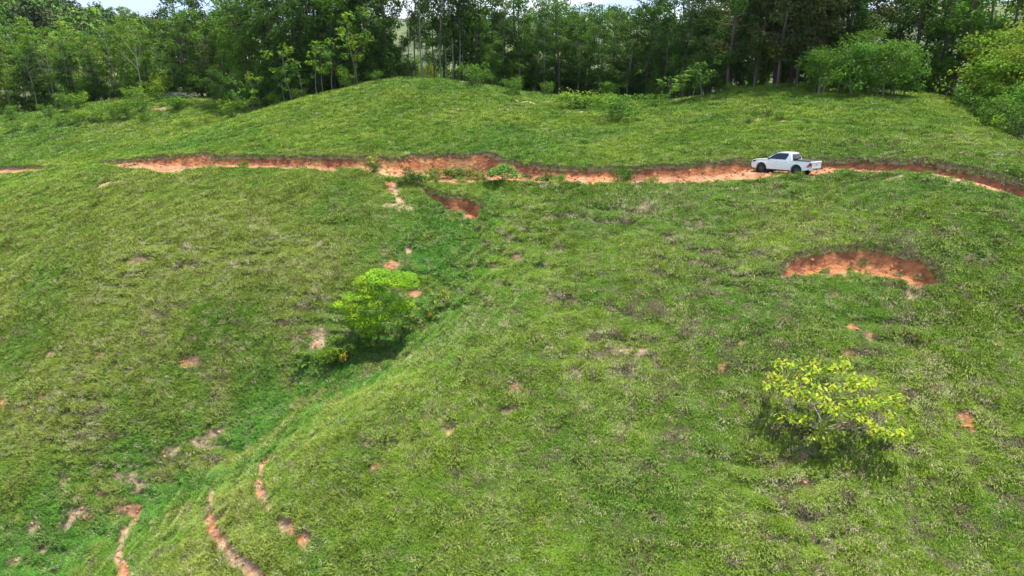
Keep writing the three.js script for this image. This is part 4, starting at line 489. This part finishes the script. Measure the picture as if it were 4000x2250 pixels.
// ---------------------------------------------------------------- pickup truck (nose towards +x, own left side towards -z)
{
  const T = new THREE.Group();
  const paint = new THREE.MeshPhysicalMaterial({ color: lin(0.80, 0.81, 0.80), roughness: 0.35, clearcoat: 1, clearcoatRoughness: 0.06 });
  const black = new THREE.MeshStandardMaterial({ color: lin(0.018, 0.018, 0.019), roughness: 0.55 }), rubber = new THREE.MeshStandardMaterial({ color: lin(0.022, 0.021, 0.02), roughness: 0.9 }), glass = new THREE.MeshPhysicalMaterial({ color: lin(0.012, 0.014, 0.02), roughness: 0.05, clearcoat: 1 }), chrome = new THREE.MeshStandardMaterial({ color: lin(0.75, 0.76, 0.77), metalness: 1, roughness: 0.18 }), alloy = new THREE.MeshStandardMaterial({ color: lin(0.10, 0.10, 0.105), metalness: 0.6, roughness: 0.4 }), red = new THREE.MeshPhysicalMaterial({ color: lin(0.42, 0.015, 0.02), roughness: 0.12, clearcoat: 1 }), lens = new THREE.MeshPhysicalMaterial({ color: lin(0.62, 0.64, 0.66), roughness: 0.1, clearcoat: 1 }), vinyl = new THREE.MeshStandardMaterial({ color: lin(0.03, 0.03, 0.032), roughness: 0.7 }), plateMat = new THREE.MeshStandardMaterial({ color: lin(0.45, 0.45, 0.46), roughness: 0.5 });
  const AX = 1.54, R = 0.39, ARCH = 0.50, HW = 0.90;
  const shape = pts => { const s = new THREE.Shape(); s.moveTo(...pts[0]); pts.slice(1).forEach(p => s.lineTo(...p)); s.closePath(); return s; };
  const arc = (cx, a0, a1, n = 14) => Array.from({ length: n + 1 }, (_, i) => { const a = lerp(a0, a1, i / n); return [cx + Math.cos(a) * ARCH, R + 0.02 + Math.sin(a) * ARCH]; });
  const sill = 0.40, aa = Math.asin((sill - R - 0.02) / ARCH);
  // lower body outline, clockwise from the nose
  const out = [[2.44, sill + 0.02], ...arc(AX, aa, Math.PI - aa), ...arc(-AX, aa, Math.PI - aa), [-2.46, 0.52], [-2.66, 0.58], [-2.70, 0.80], [-2.72, 1.08], [-2.70, 1.13], [-0.90, 1.13], [1.20, 1.13], [1.42, 1.15], [1.95, 1.10], [2.30, 1.03], [2.47, 0.94], [2.53, 0.78], [2.52, 0.55]].map(p => p);
  const crease = (g, f) => { const p = g.attributes.position; for (let i = 0; i < p.count; i++) { const [x, y, z] = f(p.getX(i), p.getY(i), p.getZ(i)); p.setXYZ(i, x, y, z); } g.computeVertexNormals(); return g; };
  // plan taper at the nose, tumblehome above the waist, slight shoulder
  const form = (x, y, z) => { let k = 1; if (x > 1.7) k *= 1 - 0.17 * ((x - 1.7) / 0.85) ** 2; if (x < -2.3) k *= 1 - 0.03 * ((-2.3 - x) / 0.4) ** 2; k *= 1 - 0.05 * sst(0.9, 1.15, y) - 0.03 * sst(0.75, 0.4, y); const flare = 0.03 * (Math.exp(-(((Math.hypot(x - AX, y - R) - ARCH - 0.05) / 0.12) ** 2)) + Math.exp(-(((Math.hypot(x + AX, y - R) - ARCH - 0.05) / 0.12) ** 2))); return [x, y, z * k + Math.sign(z) * flare * (Math.abs(z) > 0.6 ? 1 : 0)]; };
  const slab = new THREE.ExtrudeGeometry(shape(out), { depth: 2 * HW - 0.08, bevelEnabled: true, bevelSize: 0.035, bevelThickness: 0.04, bevelSegments: 3, steps: 8 }); slab.translate(0, 0, -HW + 0.04);
  const body = part('body', crease(slab, form), paint, T);
  // cabin
  const halfW = y => lerp(0.855, 0.655, clamp((y - 1.12) / 0.64));
  const cab = [[1.28, 1.13], [0.95, 1.36], [0.62, 1.58], [0.40, 1.70], [0.10, 1.775], [-0.25, 1.80], [-0.66, 1.785], [-0.86, 1.74], [-0.93, 1.66], [-1.02, 1.40], [-1.09, 1.13]];
  { const P = [], I = [], n = cab.length, m = 8; // roof and ends: strips across with rounded shoulders
    cab.forEach(([x, y]) => { for (let k = 0; k <= m; k++) { const t = k / m * 2 - 1, w = halfW(y), e = Math.abs(t) ** 4; P.push(x - (x > 0 ? 0.05 : -0.03) * e * sst(1.13, 1.5, y), y - 0.045 * e * sst(1.45, 1.75, y) , t * w); } });
    for (let i = 0; i + 1 < n; i++) for (let k = 0; k < m; k++) { const a = i * (m + 1) + k; I.push(a, a + m + 1, a + 1, a + 1, a + m + 1, a + m + 2); }
    for (const side of [0, m]) { const c = P.length / 3; P.push(0.1, 1.13, (side ? 1 : -1) * halfW(1.13)); for (let i = 0; i + 1 < n; i++) { const a = i * (m + 1) + side, b = a + m + 1; side ? I.push(c, b, a) : I.push(c, a, b); } }
    const g = new THREE.BufferGeometry(); g.setAttribute('position', new THREE.Float32BufferAttribute(P, 3)); g.setIndex(I); g.computeVertexNormals(); part('cabin', g.toNonIndexed(), paint, T).geometry.computeVertexNormals(); }
  const sidePane = (pts, z, name, mat = glass, parent = T, th = 0.012) => { const g = new THREE.ExtrudeGeometry(shape(pts), { depth: th, bevelEnabled: false }); const p = g.attributes.position; for (let i = 0; i < p.count; i++) { const y = p.getY(i); p.setZ(i, z * (halfW(y) - 0.004 + p.getZ(i))); } g.computeVertexNormals(); return part(name, g, mat, parent); };
  for (const s of [-1, 1]) {
    sidePane([[0.98, 1.20], [0.60, 1.50], [0.36, 1.63], [0.10, 1.68], [0.08, 1.19]], s, 'side_window'); sidePane([[0.01, 1.19], [0.03, 1.685], [-0.58, 1.69], [-0.70, 1.66], [-0.70, 1.54], [-0.55, 1.19]], s, 'side_window');
    sidePane([[0.08, 1.19], [0.10, 1.68], [0.03, 1.685], [0.01, 1.19]], s, 'pillar', black, T, 0.008);
  }
  { const quad = (a, b, w0, w1, name, lift) => { const dx = b[0] - a[0], dy = b[1] - a[1], L = Math.hypot(dx, dy), nx = -dy / L * lift, ny = dx / L * lift, g = new THREE.BufferGeometry(), P = []; for (const e of [0, 1]) { const o = e ? 0.012 : 0; const q = Math.sign(lift) * 1; P.push([a[0] + nx * (1 - e), a[1] + ny * (1 - e), -w0], [a[0] + nx * (1 - e), a[1] + ny * (1 - e), w0], [b[0] + nx * (1 - e), b[1] + ny * (1 - e), w1], [b[0] + nx * (1 - e), b[1] + ny * (1 - e), -w1]); } g.setAttribute('position', new THREE.Float32BufferAttribute(P.flat(), 3)); g.setIndex([0, 1, 2, 0, 2, 3, 4, 6, 5, 4, 7, 6, 0, 4, 5, 0, 5, 1, 1, 5, 6, 1, 6, 2, 2, 6, 7, 2, 7, 3, 3, 7, 4, 3, 4, 0]); const h = g.toNonIndexed(); h.computeVertexNormals(); return part(name, h, glass, T); };
    quad([1.16, 1.215], [0.50, 1.65], 0.74, 0.60, 'windscreen', -0.035); quad([-1.055, 1.24], [-0.95, 1.66], 0.66, 0.57, 'rear_window', 0.035); }
  // bed cover, rails
  const box = (x0, x1, y0, y1, z0, z1, name, mat, parent = T, rr = 0) => { const g = new THREE.BoxGeometry(x1 - x0, y1 - y0, z1 - z0); g.translate((x0 + x1) / 2, (y0 + y1) / 2, (z0 + z1) / 2); return part(name, g, mat, parent); };
  box(-2.66, -1.13, 1.150, 1.205, -0.79, 0.79, 'bed_cover', vinyl); for (const s of [-1, 1]) box(-2.64, -1.14, 1.150, 1.19, s > 0 ? 0.80 : -0.855, s > 0 ? 0.855 : -0.80, 'bed_rail', black);
  { const roll = part('roll_bag', new THREE.CapsuleGeometry(0.09, 0.5, 4, 10), black, T); roll.rotation.x = Math.PI / 2; roll.position.set(-1.24, 1.29, -0.45); }
  // doors: thin raised panels with gaps round them, handles on them
  for (const s of [-1, 1]) { const panel = (pts, name) => { const g = new THREE.ExtrudeGeometry(shape(pts), { depth: 0.016, bevelEnabled: true, bevelSize: 0.006, bevelThickness: 0.006, bevelSegments: 2 }); const p = g.attributes.position; for (let i = 0; i < p.count; i++) { const q = form(p.getX(i), p.getY(i), 1); p.setZ(i, s * (HW + 0.002) * (q[2]) + s * p.getZ(i) - s * 0.006); } g.computeVertexNormals(); return part(name, g, paint, T); };
    const fd = panel([[0.98, 0.50], [1.02, 0.80], [0.98, 1.10], [0.06, 1.10], [0.06, 0.50]], 'door'), rd = panel([[0.025, 0.50], [0.025, 1.10], [-0.72, 1.10], [-0.92, 0.98], [-0.96, 0.80], [-0.86, 0.50]], 'door');
    for (const [d, x] of [[fd, 0.22], [rd, -0.62]]) { const h = part('handle', new THREE.CapsuleGeometry(0.022, 0.16, 3, 8), chrome, d); h.rotation.z = Math.PI / 2; h.position.set(x, 0.98, s * 0.905); }
    // mirror
    const mi = part('mirror', new THREE.SphereGeometry(0.12, 12, 8), black, T); mi.scale.set(0.6, 0.75, 1.05); mi.position.set(0.86, 1.22, s * 1.0);
    // lamps
    const tl = new THREE.ExtrudeGeometry(shape([[-2.72, 1.06], [-2.735, 0.70], [-2.40, 0.69], [-2.44, 0.78], [-2.62, 1.04]]), { depth: 0.03, bevelEnabled: true, bevelSize: 0.008, bevelThickness: 0.01, bevelSegments: 2 }); if (s < 0) tl.translate(0, 0, -0.03); const t = part('tail_light', tl, red, T); t.position.z = s * 0.868; 
    const wr = box(-2.742, -2.60, 0.70, 0.78, s > 0 ? 0.872 : -0.892, s > 0 ? 0.892 : -0.872, 'reverse_lens', lens, t); wr.position.z = -s * 0.835;
    box(-2.748, -2.70, 0.70, 1.06, s > 0 ? 0.74 : -0.86, s > 0 ? 0.86 : -0.74, 'tail_light_face', red, T);
    const hl = new THREE.ExtrudeGeometry(shape([[2.50, 0.90], [2.44, 0.99], [2.10, 1.02], [2.02, 1.00], [2.30, 0.86]]), { depth: 0.05, bevelEnabled: true, bevelSize: 0.01, bevelThickness: 0.01, bevelSegments: 2 }); if (s < 0) hl.translate(0, 0, -0.05); crease(hl, (x, y, z) => [x, y, z + s * (0.865 * (1 - 0.17 * Math.max(0, (x - 1.7) / 0.85) ** 2) - 0.02)]); const hm = part('headlight', hl, black, T); const l2 = part('lamp_lens', new THREE.SphereGeometry(0.06, 10, 8), lens, hm); l2.position.set(2.40, 0.94, s * 0.78); l2.scale.set(1.3, 0.6, 0.8);
    // wheels
    for (const x of [AX, -AX]) { const w = new THREE.Group(); w.name = 'wheel'; T.add(w); w.position.set(x, R, s * 0.80);
      const prof = [[0.25, -0.11], [0.33, -0.125], [0.375, -0.11], [R, -0.08], [R, 0.08], [0.375, 0.11], [0.33, 0.125], [0.25, 0.11]].map(p => new THREE.Vector2(...p)); const ty = new THREE.LatheGeometry(prof, 32); ty.rotateX(Math.PI / 2); part('tyre', ty, rubber, w);
      const rim = []; const disc = new THREE.CylinderGeometry(0.255, 0.255, 0.10, 28, 1, true); disc.rotateX(Math.PI / 2); rim.push(disc.toNonIndexed()); for (let k = 0; k < 6; k++) { const sp = new THREE.BoxGeometry(0.07, 0.24, 0.03); sp.translate(0, 0.13, s * 0.07); sp.rotateZ(k * Math.PI / 3); rim.push(sp.toNonIndexed()); } const hub = new THREE.CylinderGeometry(0.06, 0.06, 0.05, 14); hub.rotateX(Math.PI / 2); hub.translate(0, 0, s * 0.075); rim.push(hub.toNonIndexed()); part('rim', mergeGeometries(rim), alloy, w); const dr = new THREE.CylinderGeometry(0.245, 0.245, 0.02, 20); dr.rotateX(Math.PI / 2); dr.translate(0, 0, s * 0.01); part('brake_disc', dr, black, w); }
    box(-0.98, 0.98, 0.30, 0.36, s > 0 ? 0.78 : -0.92, s > 0 ? 0.92 : -0.78, 'side_step', black);
    // arch lining
    for (const x of [AX, -AX]) { const a = new THREE.CylinderGeometry(ARCH - 0.005, ARCH - 0.005, 0.5, 24, 1, true, -Math.PI / 2 , Math.PI); a.rotateX(Math.PI / 2); a.rotateZ(Math.PI / 2); const ln = part('arch_liner', a, black, T); ln.position.set(x, R + 0.02, s * 0.58); ln.material.side = THREE.DoubleSide; }
  }
  // tailgate with handle and badge, bumper, plate, grille
  const tg = box(-2.748, -2.715, 0.64, 1.115, -0.735, 0.735, 'tailgate', paint); box(-2.762, -2.744, 0.86, 0.90, -0.13, 0.13, 'handle', black, tg); { const b = part('badge', new THREE.TorusGeometry(0.05, 0.012, 8, 24), chrome, tg); b.scale.set(1, 0.7, 1); b.rotation.y = Math.PI / 2; b.position.set(-2.756, 1.00, 0); }
  { const g = new THREE.ExtrudeGeometry(shape([[-2.60, 0.62], [-2.86, 0.60], [-2.88, 0.52], [-2.84, 0.44], [-2.62, 0.45]]), { depth: 1.70, bevelEnabled: true, bevelSize: 0.02, bevelThickness: 0.03, bevelSegments: 2 }); g.translate(0, 0, -0.85); const b = part('rear_bumper', g, chrome, T); box(-2.912, -2.895, 0.47, 0.60, -0.24, 0.24, 'plate_recess', black, b); box(-2.922, -2.914, 0.49, 0.585, -0.20, 0.20, 'licence_plate', plateMat, b); }
  { const g = new THREE.BoxGeometry(0.06, 0.36, 1.05, 1, 1, 1); g.translate(2.535, 0.76, 0); part('grille', g, black, T); const b = new THREE.BoxGeometry(0.03, 0.05, 1.0); b.translate(2.57, 0.86, 0); part('grille_bar', b, chrome, T); }
  box(-2.45, 2.3, 0.42, 0.85, -0.55, 0.55, 'chassis', black); { const a = new THREE.CylinderGeometry(0.06, 0.06, 1.4, 10); a.rotateX(Math.PI / 2); a.translate(-AX, R, 0); part('rear_axle', a, black, T); }
  // stand it on the track: find the ground under the four wheels
  const c = pad, hd = new THREE.Vector3(pad.hx, 0, pad.hz).normalize(), rt2 = new THREE.Vector3(-hd.z, 0, hd.x); // right-hand side
  const gy = (a, b) => { const x = c.x + hd.x * a + rt2.x * b, z = c.z + hd.z * a + rt2.z * b; return ground(x, z); };
  const f = (gy(AX, -0.8) + gy(AX, 0.8)) / 2, b = (gy(-AX, -0.8) + gy(-AX, 0.8)) / 2, l = (gy(AX, -0.8) + gy(-AX, -0.8)) / 2, rr = (gy(AX, 0.8) + gy(-AX, 0.8)) / 2;
  const fx = hd.clone().multiplyScalar(2 * AX).setY(f - b).normalize(), rz = rt2.clone().multiplyScalar(1.6).setY(rr - l).normalize(), up = new THREE.Vector3().crossVectors(rz, fx).normalize(); rz.crossVectors(fx, up).normalize();
  T.matrixAutoUpdate = true; const m = new THREE.Matrix4().makeBasis(fx, up, rz); T.quaternion.setFromRotationMatrix(m); T.position.set(c.x, (f + b) / 2 - 0.02, c.z); T.scale.setScalar(0.95);
  thing(T, 'pickup_truck', 'white double-cab pickup truck with black bed cover on the dirt track', 'pickup truck');
}
// thin summer haze over the far hills
scene.fog = new THREE.FogExp2(new THREE.Color().setRGB(0.80, 0.88, 1.0), 0.00004);
renderer.render(scene, camera);
